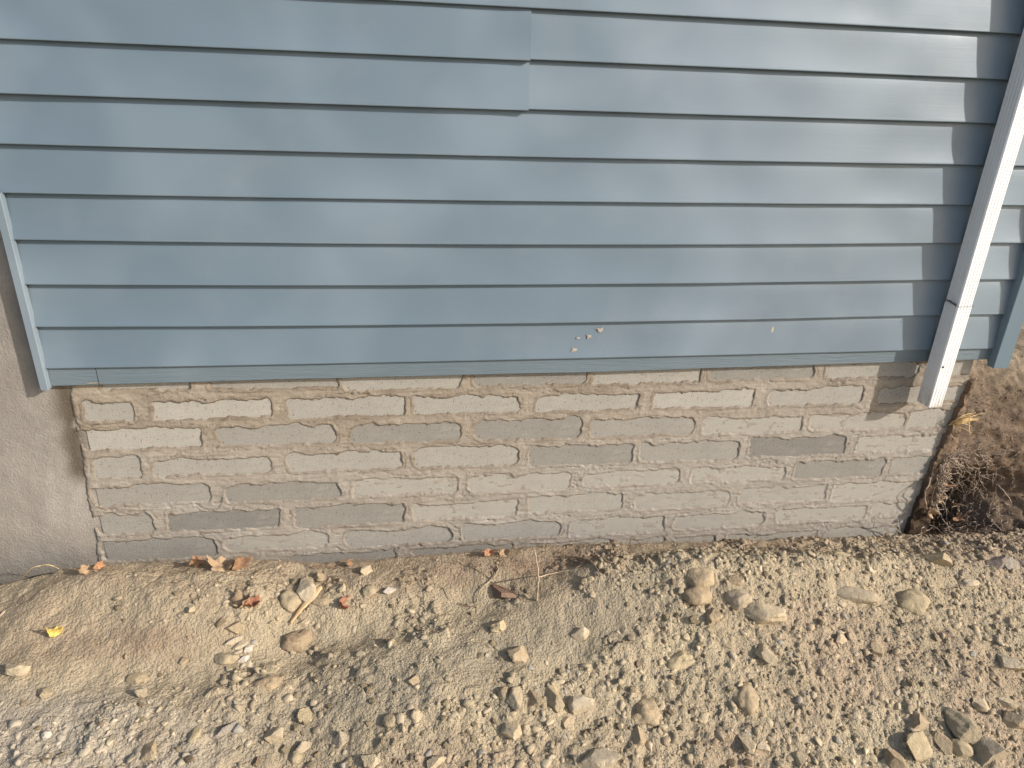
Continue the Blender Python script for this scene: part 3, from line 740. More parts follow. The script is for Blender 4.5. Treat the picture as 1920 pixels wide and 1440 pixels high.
dark = np.array([0.11, 0.075, 0.050]); mid = np.array([0.25, 0.180, 0.124]); redb = np.array([0.29, 0.215, 0.155]); sand = np.array([0.46, 0.36, 0.25])
def mx(A, B, f): return A * (1 - f[..., None]) + B * f[..., None]
C = np.broadcast_to(mid, bx.shape + (3,)).copy()
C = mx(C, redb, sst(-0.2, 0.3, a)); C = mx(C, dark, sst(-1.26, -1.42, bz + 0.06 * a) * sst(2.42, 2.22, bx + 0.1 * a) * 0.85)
C = mx(C, mid * 1.25, sst(2.30, 2.50, bx) * sst(-1.0, -1.2, bz) * 0.7)
C = mx(C, mid * 1.3, sst(2.12, 2.08, bx) * sst(-1.45, -1.25, bz))
C = mx(C, sand, sst(-1.12, -0.94, bz + 0.08 * a) * sst(2.08, 2.3, bx + 0.12 * a))
C = np.concatenate([np.clip(C, 0.01, 0.8), np.ones(bx.shape + (1,))], -1)
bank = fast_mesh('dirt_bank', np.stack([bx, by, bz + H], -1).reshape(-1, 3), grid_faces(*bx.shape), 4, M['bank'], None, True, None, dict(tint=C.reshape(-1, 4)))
bank.data.set_sharp_from_angle(angle=math.radians(55)); tag(bank, kind='structure')

# ------------------------------------------------------------------ rocks
def ico(level):
    import bmesh
    bm = bmesh.new(); bmesh.ops.create_icosphere(bm, subdivisions=level, radius=1.0)
    V = np.array([v.co[:] for v in bm.verts]); Fc = np.array([[v.index for v in f.verts] for f in bm.faces]); bm.free(); return V, Fc
ICO = {l: ico(l) for l in (1, 2, 3, 4)}
def rock_shape(level, seed, angular=0.5, lumpy=0.15):
    rg = np.random.default_rng(seed); V, Fc = ICO[level]; V = V.copy()
    off = rg.random(3) * 40
    if lumpy:
        nn = vn3(V[:, 0] * 1.3 + off[0], V[:, 1] * 1.3 + off[1], V[:, 2] * 1.3 + off[2]) * (lumpy + 0.12) + vn3(V[:, 0] * 3 + off[1], V[:, 1] * 3, V[:, 2] * 3) * lumpy * 0.6
        V = V * (1 + nn)[:, None]
    for k in range(int(4 + 12 * angular)):
        n = rg.normal(size=3); n /= np.linalg.norm(n); d = rg.uniform(0.42, 0.80) if angular > 0.3 else rg.uniform(0.72, 0.95)
        s = V @ n; over = np.maximum(s - d, 0); V = V - over[:, None] * n * (1.0 if angular > 0.3 else 0.85)
    if level > 2:
        V = V + (vn3(V[:, 0] * 7 + off[1], V[:, 1] * 7, V[:, 2] * 7) * 0.035 + vn3(V[:, 0] * 15 + off[1], V[:, 1] * 15, V[:, 2] * 15) * 0.022)[:, None] * (0.6 + 2.2 * lumpy) * V
    return V, Fc
def rock(px, py, w, hgt, matk, label, seed, angular=0.5, lumpy=0.16, roll=0.0, sink=0.35, cat='stone', name='stone', thick=0.80, level=4, flat=0.85, group=None):
    """a stone whose photographed outline is about w x hgt photo pixels, resting on the soil"""
    p, dist = on_ground(px, py + hgt * 0.15)
    m = dist / F
    V, Fc = rock_shape(level, seed, angular, lumpy)
    sx = w * m / 2; sy = min(hgt, w * 1.4) * m / 2 * flat / 0.8; sz = min(sx, sy) * thick
    V = V / np.abs(V).max(0)
    V = V * np.array([sx, sy, sz])
    c, s = math.cos(roll), math.sin(roll)
    V = np.stack([V[:, 0] * c - V[:, 1] * s, V[:, 0] * s + V[:, 1] * c, V[:, 2]], 1)
    o = mesh_obj(name, V, Fc, M['rock_' + matk], None, angular < 0.35, (p[0], p[1], p[2] + sz * (0.78 - 2 * sink)))
    if angular >= 0.35: o.data.polygons.foreach_set('use_smooth', [True] * len(o.data.polygons)); o.data.set_sharp_from_angle(angle=0.42)
    tag(o, label, cat, group); return o
ST = [
 (578,1101,40,52,'pale','pale grey angular stone at the upper end of the split wood piece',1,.8,.1,.2,.25,'stone'),
 (544,1121,44,42,'olive','round flat olive stone next to the pale angular stone',2,.2,.1,0,.42,'stone'),
 (601,1082,24,28,'tan','small upright tan stone behind the pale angular stone by the wall',3,.6,.15,0,.3,'stone'),
 (641,1101,20,22,'cream','off-white chip between the split wood and the green-grey stone',4,.9,.1,.3,.3,'stone'),
 (686,1067,26,24,'cream','knobbly cream stone lying nearest the blocks above the white shard',5,.5,.3,.4,.25,'stone'),
 (692,1103,32,26,'olive','dull green-grey stone half buried beside the white shard',6,.2,.12,0,.45,'stone'),
 (729,1107,32,15,'white','bright white shard lying on the brown soil near the wall',7,.8,.1,.35,.3,'stone'),
 (606,1128,38,16,'tan','flat oval tan pebble below the split wood tip',8,.2,.1,0,.4,'pebble'),
 (571,1166,26,16,'cream','small cream pebble just above the big brown buried stone',9,.4,.1,0,.35,'pebble'),
 (558,1194,58,40,'brown','broad brown stone half buried below the split wood',10,.3,.2,.1,.42,'stone'),
 (944,1111,66,34,'red','dark reddish brown wedge-shaped rock beside the upright stick',11,.85,.08,-.45,.25,'rock'),
 (1090,1189,38,28,'cream','pale smooth stone sitting alone on the upper spoil heap',12,.45,.08,0,.25,'stone'),
 (966,1305,36,54,'cream','tall jagged cream stone, first of the row of three large ones',13,.9,.12,-.25,.25,'stone'),
 (1002,1308,26,36,'tan','narrow brown wedge stone squeezed between two large cream stones',14,.9,.1,.5,.3,'stone'),
 (1036,1306,44,52,'yellow','broad yellowish jagged stone in the middle of the row of large ones',15,.85,.12,.2,.28,'stone'),
 (1087,1319,50,38,'pale','rounded pale grey stone closing the row of large ones',16,.45,.07,-.15,.2,'stone'),
 (944,1297,22,28,'tan','small rounded brownish stone beside the tall jagged cream stone',17,.3,.1,.2,.3,'stone'),
 (958,1366,36,36,'cream','cream angular stone directly below the tall jagged one',18,.7,.1,.1,.3,'stone'),
 (985,1364,18,24,'cream','little white oval pebble touching the cream angular stone',19,.25,.08,.2,.3,'pebble'),
 (1058,1352,26,28,'tan','small pyramid-shaped tan clod below the rounded pale stone',20,.9,.1,.2,.3,'clod'),
 (1120,1423,76,50,'pale','large pale lumpy stone cut by the bottom edge of the photo',21,.4,.18,0,.3,'stone'),
 (1080,1417,24,20,'char','dark charred lump touching the large pale lumpy stone',22,.4,.25,0,.35,'lump'),
 (1312,1080,62,44,'tan','upper of two big rounded dusty boulders on the heap crest',23,.12,.12,0,.42,'boulder'),
 (1306,1112,56,42,'dark_tan','lower of two big rounded dusty boulders on the heap crest',24,.12,.10,0,.4,'boulder'),
 (1384,1118,48,40,'grey','grey rounded stone joined to the long pale boulder',25,.2,.15,.2,.4,'boulder'),
 (1436,1146,92,44,'cream','long pale knobbly boulder lying slantwise on the spoil heap',26,.3,.18,-.35,.3,'boulder'),
 (1377,1090,24,22,'dark_tan','small square dark clod standing above the long pale boulder',27,.95,.05,.3,.25,'clod'),
 (1332,1153,42,38,'tan','flaky rough clod leaning below the two rounded boulders',28,.8,.3,-.5,.3,'clod'),
 (1600,1112,92,32,'grey','long smooth grey stone pointing down the slope like a tongue',29,.15,.10,-.38,.38,'stone'),
 (1705,1120,64,48,'yellow','pale greenish boulder half covered with soil near the corner pit',30,.2,.14,-.2,.48,'boulder'),
 (1436,1226,30,40,'cream','sharp cream shard standing up in the middle of the heap',31,.95,.06,.6,.2,'shard'),
 (1355,1207,46,12,'olive','thin flat greenish sliver of stone below the rounded boulders',32,.6,.1,-.75,.35,'stone'),
 (1816,1092,36,16,'pale','flat white pebble on the slope below the dark slate pieces',33,.3,.1,0,.35,'pebble'),
 (1762,1046,48,30,'yellow','yellow crumbly clod on the crest below the root hollow',34,.7,.2,-.3,.3,'clod'),
 (1868,1054,40,22,'slate','dark grey slate lump, first of the pair at the crest',35,.85,.08,.1,.35,'slate'),
 (1893,1053,36,26,'blue','blue-stained grey slate lump wedged between two darker ones',36,.85,.08,.3,.35,'slate'),
 (1916,1058,30,24,'slate','darkest slate lump cut by the edge of the photo',37,.7,.15,0,.35,'slate'),
 (1552,1034,38,12,'tan','thin flat soil slab lying on the crest, cracked from its twin',38,.9,.1,-.15,.3,'clod'),
 (1577,1039,36,14,'yellow','wider flat soil slab lying on the crest beside the cracked one',39,.9,.1,-.1,.3,'clod'),
 (1720,1355,46,38,'tan','rough brown clod above the heart-shaped stone',40,.6,.2,.1,.3,'clod'),
 (1716,1394,50,42,'yellow','heart-shaped flat yellow stone in the lower heap',41,.9,.06,.1,.28,'stone'),
 (1806,1365,48,60,'olive','largest grey-green lump in the lower heap, standing steep',42,.7,.18,.2,.25,'stone'),
 (1764,1389,34,34,'tan','rounded tan clod between the heart-shaped stone and steep lump',43,.4,.2,.1,.3,'clod'),
 (1800,1402,46,28,'yellow','smooth yellow wedge stone under the steep grey-green lump',44,.6,.08,-.3,.28,'stone'),
 (1848,1404,50,44,'grey','knobbly grey stone with a dark hollow beside the yellow wedge',45,.6,.22,-.4,.28,'stone'),
 (1902,1350,38,38,'tan','triangular tan stone near the edge of the photo above the knobbly one',46,.95,.06,.2,.3,'stone'),
 (1836,1318,28,24,'cream','white angular stone with a brown side, uphill of the steep lump',47,.9,.08,-.3,.28,'stone'),
 (1886,1318,36,18,'cream','white elongated stone uphill of the triangular tan stone',48,.6,.1,-.4,.3,'stone'),
 (1886,1240,38,32,'pale','dusty pale stone sunk in the slope above the loose clods',49,.4,.2,-.1,.42,'stone'),
 (1644,1215,34,26,'tan','tan clod on the open slope below the tongue-shaped stone',50,.5,.2,.1,.35,'clod'),
 (1576,1196,30,20,'cream','cream clod on the slope to the side of the sharp shard',51,.5,.15,.2,.3,'clod'),
 (1399,1392,30,38,'cream','upright cream stone, taller of the pair near the bottom edge',52,.6,.12,.1,.25,'stone'),
 (1427,1397,28,24,'pale','shorter pale stone of the pair near the bottom edge',53,.6,.12,.1,.28,'stone'),
 (1198,1384,32,32,'tan','rounded dusty clod in the lower heap near the buried lump',54,.35,.2,.1,.3,'clod'),
 (1497,1418,30,26,'cream','pale clod between the upright cream stone and the flat brown slab',55,.5,.15,.1,.3,'clod'),
 (1676,1425,44,40,'dark_tan','flat brown slab standing on edge at the bottom of the photo',56,.9,.1,-.7,.25,'stone'),
 (974,1222,44,34,'tan','pale triangular clod upslope of the row of large stones',57,.9,.1,.2,.4,'clod'),
 (935,1168,40,30,'yellow','knobbly yellow clod at the upper edge of the spoil heap',58,.4,.25,0,.35,'clod'),
 (837,1183,20,30,'cream','small upright cream clod on the smooth slope',59,.6,.2,.1,.35,'clod'),
 (776,1272,26,22,'tan','brown clod in the shallow hollow of the slope',60,.4,.2,.2,.35,'clod'),
 (509,1276,66,32,'dark_tan','long brown ridged clod in the trodden hollow',61,.5,.25,.3,.35,'clod'),
 (425,1366,50,36,'blue','flat blue-grey stone flush with the soil, lower half of the photo',62,.5,.08,.1,.45,'stone'),
 (511,1380,36,30,'cream','cream broken stone uphill of the dark rounded pebble',63,.8,.12,.1,.3,'stone'),
 (555,1419,24,24,'olive','dark rounded pebble near the bottom edge with grey flecks',64,.2,.08,.1,.28,'pebble'),
 (567,1399,30,26,'grey','grey flat stone touching the dark rounded pebble',65,.5,.12,.1,.35,'stone'),
 (575,1345,30,30,'yellow','rough yellowish clod upslope of the grey flat stone',66,.4,.25,.1,.33,'clod'),
 (34,1253,38,26,'cream','pale stone lodged in the slope at the edge of the photo',67,.5,.1,.1,.35,'stone'),
 (254,1268,40,20,'tan','tan pointed clod at the rim of the trodden hollow',68,.6,.15,-.3,.35,'clod'),
 (84,1299,22,20,'olive','small olive stone above the whitish dusty patch',69,.8,.08,.4,.3,'stone'),
 (88,1378,14,14,'white','tiny bright white pebble on the whitish dusty patch',70,.3,.1,0,.3,'pebble'),
 (361,1143,17,16,'cream','single cream pebble on the smooth trodden soil',71,.5,.1,.2,.3,'pebble'),
 (440,1172,36,22,'tan','broad dusty stone above the scatter of white chips',72,.4,.12,0,.42,'stone'),
 (440,1199,34,14,'pale','largest white chip of the scatter in the hollow',73,.9,.08,.5,.25,'stone chip'),
 (452,1207,30,12,'pale','second white chip, just under the largest of the scatter',74,.9,.08,.55,.28,'stone chip'),
 (464,1219,18,16,'white','roundish white chip of the scatter, cleanest of them',75,.7,.08,.3,.28,'stone chip'),
 (457,1236,20,12,'white','lowest white chip of the scatter in the hollow',76,.9,.08,.5,.28,'stone chip'),
 (422,1230,46,26,'olive','dull flat stone beside the scatter of white chips',77,.3,.12,0,.42,'stone'),
 (345,1238,18,12,'tan','small brown pebble below the brown hollow rim',78,.4,.12,0,.35,'pebble'),
 (267,1298,24,20,'cream','cream pebble below the trodden hollow',79,.4,.12,0,.35,'pebble'),
 (446,1224,20,10,'pale','narrow white sliver at the foot of the chip scatter',80,.9,.05,.2,.3,'stone chip'),
 (310,1355,16,18,'cream','cream chip standing on edge above the blue-grey stone',81,.9,.1,.2,.3,'stone chip'),
 (366,1375,22,34,'yellow','oval yellow stone beside the flat blue-grey one',82,.3,.1,.1,.38,'stone'),
 (285,1402,36,34,'tan','pointed tan stone slab on the lower slope',83,.9,.06,.1,.4,'stone'),
 (690,1422,44,34,'cream','lumpy pale stone at the bottom edge, wide and low',84,.4,.25,0,.35,'stone'),
 (818,1427,36,26,'cream','pale square stone at the bottom edge above the fine gravel',85,.8,.1,0,.3,'stone'),
 (640,1388,30,28,'grey','greyish rounded stone on the gravelly lower slope',86,.4,.15,0,.33,'stone'),
 (779,1340,26,26,'cream','rounded cream clod below the shallow hollow',87,.3,.15,0,.33,'clod'),
 (733,1350,28,24,'tan','brownish clod below the shallow hollow, duller of two',88,.3,.15,0,.38,'clod'),
 (1500,1180,24,14,'yellow','small flat yellow clod near the end of the long boulder',89,.6,.15,0,.35,'clod'),
 (1276,1230,60,40,'yellow','wide low yellow mound of stuck clods on the heap',90,.15,.3,0,.5,'clod'),
 (1400,1300,50,50,'tan','smooth dusty mound of earth in the middle of the heap',91,.1,.2,0,.55,'clod'),
 (1208,1330,60,60,'tan','broad dusty lump of packed earth low on the heap',92,.15,.25,0,.5,'clod'),
]
notable = []
for (px, py, w, hh, mk, lab, sd, ang, lum, roll, sink, cat) in ST:
    nm = {'stone': 'stone', 'pebble': 'pebble', 'rock': 'rock', 'clod': 'soil_clod', 'lump': 'charred_lump', 'boulder': 'boulder', 'shard': 'stone_shard', 'slate': 'slate_lump', 'stone chip': 'stone_chip'}[cat]
    o = rock(px, py, w, hh, mk, lab, sd * 13 + 3, ang, lum, roll, sink, cat, nm)
    notable.append((o.location.x, o.location.y, max(w, hh) * 0.0008))
notable = np.array(notable)
# countable mid-sized clods, alike: one group
shapes = [rock_shape(3, 500 + i, random.choice([0.3, 0.5, 0.8]), 0.2) for i in range(14)]
clod_meshes = []
for i, (V, Fc) in enumerate(shapes):
    for mk in ('tan', 'yellow', 'dark_tan', 'cream'):
        me = bpy.data.meshes.new('soil_clod'); me.from_pydata([tuple(v) for v in V / np.abs(V).max(0)], [], [tuple(map(int, f)) for f in Fc])
        me.polygons.foreach_set('use_smooth', [True] * len(me.polygons)); me.materials.append(M['rock_' + mk]); me.set_sharp_from_angle(angle=0.6); clod_meshes.append(me)
rg = np.random.default_rng(11); NBIG = len(notable)
cnt = 0
while cnt < 230:
    px, py = rg.uniform(-10, 1930), rg.uniform(1040, 1450)
    p, dist = on_ground(px, py)
    if p[1] > -0.05 or rg.random() > float(cloddy(np.array(p[0]), np.array(p[1]))) ** 1.2: continue
    rr = rg.uniform(0.0075, 0.0125) if rg.random() < 0.8 else rg.uniform(0.0125, 0.019)
    if (np.hypot(notable[:, 0] - p[0], notable[:, 1] - p[1]) < notable[:, 2] + rr * 0.8).any(): continue
    notable = np.vstack([notable, [p[0], p[1], rr * 0.8]])
    o = bpy.data.objects.new('soil_clod', clod_meshes[rg.integers(len(clod_meshes))]); link(o)
    z = float(ground_z(np.array([p[0]]), np.array([p[1]]))[0]) + H
    o.location = (p[0], p[1], z - rr * 0.05); o.scale = (rr, rr * rg.uniform(0.7, 1.1), rr * rg.uniform(0.6, 0.9)); o.rotation_euler = (rg.uniform(-.4, .4), rg.uniform(-.4, .4), rg.uniform(0, 6.28))
    mk_ = {'rock_tan': 'tan', 'rock_yellow': 'yellowish', 'rock_dark_tan': 'brown', 'rock_cream': 'pale'}[o.data.materials[0].name]
    sz_ = 'larger' if rr > 0.0122 else 'small'
    ux = 'in line below the yellow leaf' if px < 330 else 'below the split wood piece' if px < 700 else 'around the row of large cream stones' if px < 1150 else 'below the two rounded boulders' if px < 1450 else 'below the tongue-shaped grey stone' if px < 1700 else 'down the slope from the slate lumps'
    uy = 'on the upper slope' if py < 1200 else 'on the middle slope' if py < 1330 else 'along the bottom edge'
    lb = f'{sz_} {mk_} clod {uy}, {ux}'
    tag(o, lb, 'clod', f'{sz_} {mk_} clods {uy}, {ux}'); cnt += 1

# ------------------------------------------------------------------ fine gravel and crumbs (stuff)
def scatter(name, n, rmin, rmax, power, level, seed, dens, kindm='pebble', xr=(-1.75, 3.0), yr=(-1.12, -0.03)):
    rg = np.random.default_rng(seed)
    x = rg.uniform(xr[0], xr[1], n * 4); y = rg.uniform(yr[0], yr[1], n * 4)
    zz = ground_base(x, y); v = np.stack([x, y + D0, zz], 1) @ Rm; pxx, pyy = CX + F * v[:, 0] / v[:, 2], CY + F * v[:, 1] / v[:, 2]
    vis = (pxx > -250) & (pxx < 2170) & (pyy < 1640) & (v[:, 2] > 0)
    keep = (rg.random(n * 4) < dens(x, y)) & vis; x, y = x[keep][:n], y[keep][:n]; n = len(x)
    for (qx, qy, qr) in notable[:NBIG]:
        m = np.hypot(x - qx, y - qy) > qr * 0.75; x, y = x[m], y[m]
    n = len(x)
    r_ = rmin * (rmax / rmin) ** (rg.random(n) ** power)
    z = ground_z(x, y) + H + r_ * rg.uniform(-0.60, 0.05, n)
    tm = [rock_shape(level, seed * 31 + i, [0.4, 0.6, 0.95][i % 3], 0.30) for i in range(12)]
    col = soil_tint(x, y)
    br = np.exp(rg.normal(0.08, 0.11, n))[:, None]; col = col * br
    pale_ = rg.random(n) < 0.05; col[pale_] = col[pale_] * 0.3 + np.array([0.52, 0.43, 0.30]) * 0.7
    gre = rg.random(n) < 0.03; col[gre] = np.array([0.36, 0.32, 0.26])
    ang = rg.uniform(0, 2 * np.pi, n); sc = np.stack([r_, r_ * rg.uniform(0.5, 1.0, n), r_ * rg.uniform(0.45, 0.85, n)], 1)
    ti = rg.integers(0, 12, n)
    Vs, Qs, Cs, b0 = [], [], [], 0
    for k in range(12):
        V, Fc = tm[k]; V = V / np.abs(V).max(0); m = np.where(ti == k)[0]
        L = V[None] * sc[m][:, None, :]
        tl = rg.uniform(-0.8, 0.8, len(m))[:, None]; L = np.stack([L[..., 0], L[..., 1] * np.cos(tl) - L[..., 2] * np.sin(tl), L[..., 1] * np.sin(tl) + L[..., 2] * np.cos(tl)], -1)
        c, s = np.cos(ang[m])[:, None], np.sin(ang[m])[:, None]
        W = np.stack([L[..., 0] * c - L[..., 1] * s + x[m][:, None], L[..., 0] * s + L[..., 1] * c + y[m][:, None], L[..., 2] + z[m][:, None]], -1)
        Vs.append(W.reshape(-1, 3)); Qs.append((Fc[None] + (np.arange(len(m)) * len(V))[:, None, None] + b0).reshape(-1, 3)); b0 += W.shape[0] * len(V)
        cc = np.concatenate([np.clip(col[m], 0, 0.8), np.ones((len(m), 1))], 1); Cs.append(np.repeat(cc, len(V), 0))
    o = fast_mesh(name, np.concatenate(Vs), np.concatenate(Qs), 3, M[kindm], None, level > 1, None, dict(tint=np.concatenate(Cs)))
    return o
g1 = scatter('gravel', 15500, 0.0034, 0.0190, 2.3, 2, 21, lambda x, y: np.clip(cloddy(x, y) ** 1.3, 0.05, 1))
tag(g1, 'loose tan gravel and small clods strewn over the spoil heap', 'gravel', kind='stuff')
g2 = scatter('soil_crumbs', 30000, 0.0016, 0.0044, 1.3, 1, 22, lambda x, y: np.clip(cloddy(x, y) * 1.0, 0.30, 1))
tag(g2, 'fine soil crumbs covering the sandy ground', 'soil crumbs', kind='stuff')

# ------------------------------------------------------------------ leaves, sticks, roots
def leaf(loc, size, mat, label, seed, rot=(0, 0, 0), curl=0.5, lobes=5, group=None):
    rg = np.random.default_rng(seed); n = 40; V = [(0, 0, 0)]; rings = 4
    for k in range(1, rings + 1):
        for i in range(n):
            a = 2 * math.pi * i / n
            out = 0.72 + 0.28 * abs(math.cos(lobes * a / 2 + seed)) + 0.07 * rg.normal()
            rr = size * out * k / rings; x, y = rr * math.cos(a) * 1.1, rr * math.sin(a) * 0.75
            z = curl * (x * x + 0.6 * y * y) / size * (1 + 0.6 * math.sin(a * 2 + seed)) + 0.18 * size * math.sin(5 * x / size + seed) + 0.14 * size * math.sin(6 * y / size + 2 * seed) + 0.04 * size * rg.normal() * k / rings
            V.append((x, y, z))
    Fc = [(0, 1 + i, 1 + (i + 1) % n) for i in range(n)]
    for k in range(rings - 1):
        b0 = 1 + k * n
        Fc += [(b0 + i, b0 + n + i, b0 + n + (i + 1) % n, b0 + (i + 1) % n) for i in range(n)]
    o = mesh_obj('dry_leaf', V, Fc, mat, None, True, loc); o.rotation_euler = rot
    md = o.modifiers.new('thickness', 'SOLIDIFY'); md.thickness = 0.0004
    st = tube('leaf_stem', [(-size * 0.2, 0, 0.002), (-size * 0.9, 0.002, 0.004), (-size * 1.5, size * 0.15, 0.010)], 0.0009, 0.0006, mat, o, 5)
    tag(o, label, 'leaf', group); return o
def gl(px, py, up=0.012):
    p, d = on_ground(px, py); return (p[0], p[1], p[2] + up)
leaf(gl(372, 1062, 0.022), 0.026, M['leaf_brown'], 'brown dead leaf standing upright against the foot of the blocks', 1, (1.3, 0.3, 0.3), 0.6)
leaf(gl(415, 1066, 0.010), 0.038, M['leaf_tan'], 'large crumpled tan leaf lying at the foot of the blocks', 2, (0.5, 0.2, 0.1), 0.8)
leaf(gl(448, 1064, 0.014), 0.030, M['leaf_brown'], 'curled brown leaf overlapping the large crumpled tan leaf', 3, (0.9, 0.2, 0.8), 0.8)
leaf(gl(456, 1132, 0.008), 0.034, M['leaf_tan'], 'folded tan leaf pieces on the gravelly soil near the wood splinter', 4, (0.4, -0.2, -0.5), 0.9)
leaf(gl(474, 1138, 0.006), 0.026, M['leaf_red'], 'crushed rust-red leaf beside the folded tan leaf', 5, (0.2, 0.1, 0.6), 1.0)
leaf(gl(643, 1138, 0.010), 0.028, M['leaf_red'], 'small pointed red-brown leaf standing below the off-white chip', 6, (0.9, 0.3, 1.3), 0.6)
leaf(gl(102, 1192, 0.008), 0.021, M['leaf_yellow'], 'bright yellow crumpled leaf on the smooth trodden soil', 7, (0.5, 0.3, 0.4), 1.1)
leaf(gl(914, 1041, 0.010), 0.019, M['leaf_orange'], 'orange curled leaf at the foot of the blocks above the brown rock', 8, (1.0, 0.2, 0.2), 0.7)
leaf(gl(944, 1041, 0.008), 0.019, M['leaf_tan'], 'pale orange leaf next to the curled orange one', 9, (0.9, -0.2, 0.3), 0.7)
leaf(gl(164, 1072, 0.008), 0.024, M['leaf_tan'], 'tan torn leaf where the cast concrete meets the blocks', 10, (0.7, 0.2, 0.3), 0.6)
leaf(gl(186, 1068, 0.014), 0.018, M['leaf_orange'], 'small orange leaf where the cast concrete meets the blocks', 11, (1.2, 0.2, 1.1), 0.5)
leaf(gl(655, 1062, 0.014), 0.016, M['leaf_brown'], 'little brown leaf upright at the wall behind the cream stone', 12, (1.3, 0.2, 0.9), 0.5)

def gpts(L, up=0.004):
    out = []
    for q in L:
        p, d = on_ground(q[0], q[1]); out.append((p[0], p[1], p[2] + (q[2] if len(q) > 2 else up)))
    return out
# split wood piece
p0, p1 = np.array(gl(603, 1112, 0.022)), np.array(gl(545, 1174, 0.010))
dv = p1 - p0; L = np.linalg.norm(dv); dv /= L; sdv = np.cross(dv, (0, 0, 1)); sdv /= np.linalg.norm(sdv)
V, Fc = [], []
rg = np.random.default_rng(4); ns = 14
for i in range(ns):
    t = i / (ns - 1); wd = (0.010 * (0.45 + 0.75 * math.sin(math.pi * min(t * 1.05 + 0.12, 1)))) * (1 + 0.12 * rg.normal()); th = 0.0055 * (1 - 0.5 * t)
    c = p0 + dv * L * t + sdv * 0.006 * math.sin(t * 3.5)
    up = np.array((0, 0, 1.0))
    for a_, b_ in ((-1, -0.4), (-0.75, 0.8), (0.1, 1.15), (0.8, 0.5), (1, -0.5), (0, -1)):
        V.append(c + sdv * wd * a_ + up * th * b_)
for i in range(ns - 1):
    for k in range(6): Fc.append((i * 6 + k, i * 6 + (k + 1) % 6, (i + 1) * 6 + (k + 1) % 6, (i + 1) * 6 + k))
Fc += [tuple(range(6))[::-1], tuple((ns - 1) * 6 + k for k in range(6))]
tag(mesh_obj('wood_splinter', V, Fc, M['splinter']), 'flat orange-brown split piece of wood slanting below the pale stone', 'wood splinter')

def stick(name, pts, r0, r1, mat, label, cat, seed=1, side=(), group=None, jit=0.0012):
    o = tube(name, pts, r0, r1, mat, None, 6, jit, seed=seed)
    for s_ in side: tube('side_shoot', s_, r1 * 1.2, r1 * 0.5, mat, o, 5, jit * 0.6, seed=seed + 3)
    tag(o, label, cat, group); return o
b_ = np.array(gl(1007, 1126, -0.01)); tp = P(1002, 1030, b_[1] + 0.035); md_ = P(1010, 1082, b_[1] + 0.012)
sh = [gl(1012, 1086, 0.03), gl(1040, 1080, 0.012), gl(1066, 1072, 0.006)]
sh[0] = tuple(md_)
stick('upright_stick', [b_, P(1008, 1104, b_[1]), md_, P(1007, 1056, b_[1] + 0.028), tp], 0.0045, 0.0024, M['twig_pale'], 'dusty forked stick standing upright in front of the blocks', 'stick', 2, [sh])
stick('twig', gpts([(1060, 1046, .012), (1080, 1049, .012), (1100, 1055, .012), (1112, 1062, .010), (1122, 1072, .004)]), 0.004, 0.0028, M['twig'], 'brown kinked twig lying on the crest beyond the upright stick', 'twig', 5, [gpts([(1098, 1054, .012), (1090, 1062, .006), (1078, 1068, .004)]), gpts([(1086, 1050, .012), (1096, 1042, .018)])])
stick('twig', gpts([(1106, 1047, .010), (1125, 1050, .010), (1142, 1058, .010), (1156, 1062, .008), (1166, 1070, .004)]), 0.0026, 0.0014, M['twig'], 'thin dark twig trailing away from the kinked brown one', 'twig', 6)
stick('twig', gpts([(1141, 1036, .010), (1156, 1048, .008), (1172, 1062, .006), (1186, 1076, .004)]), 0.0020, 0.0012, M['twig'], 'thin straight twig sloping down from the crest toward the heap', 'twig', 8)
stick('root', gpts([(930, 1064, .008), (934, 1072, .010), (926, 1088, .010), (910, 1102, .010), (900, 1112, .008), (895, 1128, .006), (894, 1142, .003)]), 0.0026, 0.0016, M['twig_pale'], 'pale dusty root winding past the dark reddish rock', 'root', 9)
stick('root', gpts([(826, 1098, .006), (836, 1112, .006), (845, 1126, .004)]), 0.0018, 0.0012, M['twig_pale'], 'short dusty root on the soil before the reddish rock', 'root', 10)
stick('twig', gpts([(862, 1134, .004), (878, 1138, .005), (895, 1140, .004)]), 0.0018, 0.0012, M['twig'], 'short brown twig lying below the dusty winding root', 'twig', 11)
stick('root', gpts([(1350, 1012, .020), (1356, 1016, .010), (1366, 1018, .014), (1378, 1026, .012), (1390, 1030, .010), (1402, 1027, .010), (1411, 1024, .008)]), 0.0030, 0.0015, M['root_dark'], 'dark hooked root curling over the crest before the blocks', 'root', 12)
stick('root', [gl(1182, 1024, .0), P(1184, 1006, -0.07), P(1190, 1010, -0.07), gl(1202, 1022, 0)], 0.0022, 0.0012, M['root_dark'], 'small bent root loop sticking up before the blocks', 'root', 13)
stick('root', [gl(1040, 1040, .0), P(1052, 1028, -0.07), P(1074, 1020, -0.07), P(1096, 1018, -0.07), gl(1118, 1030, 0)], 0.0013, 0.0010, M['root_dark'], 'thin arched root bridging the crest behind the kinked twig', 'root', 14)
stick('fibre', [gl(28, 1086, 0.004), P(56, 1068, -0.09), P(78, 1060, -0.09), P(96, 1060, -0.09), gl(112, 1070, 0.006)], 0.0013, 0.0009, M['straw'], 'pale bowed plant fibre on the crest before the cast concrete', 'plant fibre', 15, jit=0.0003)
stick('twig', gpts([(586, 1066, .006), (604, 1064, .010), (626, 1068, .008)]), 0.0022, 0.0014, M['leaf_brown'], 'thin orange-brown twig lying along the foot of the blocks', 'twig', 16)
stick('twig', gpts([(1372, 1078, .012), (1384, 1081, .012), (1398, 1085, .006)]), 0.0020, 0.0012, M['root_dark'], 'short dark twig just above the long pale boulder', 'twig', 17)

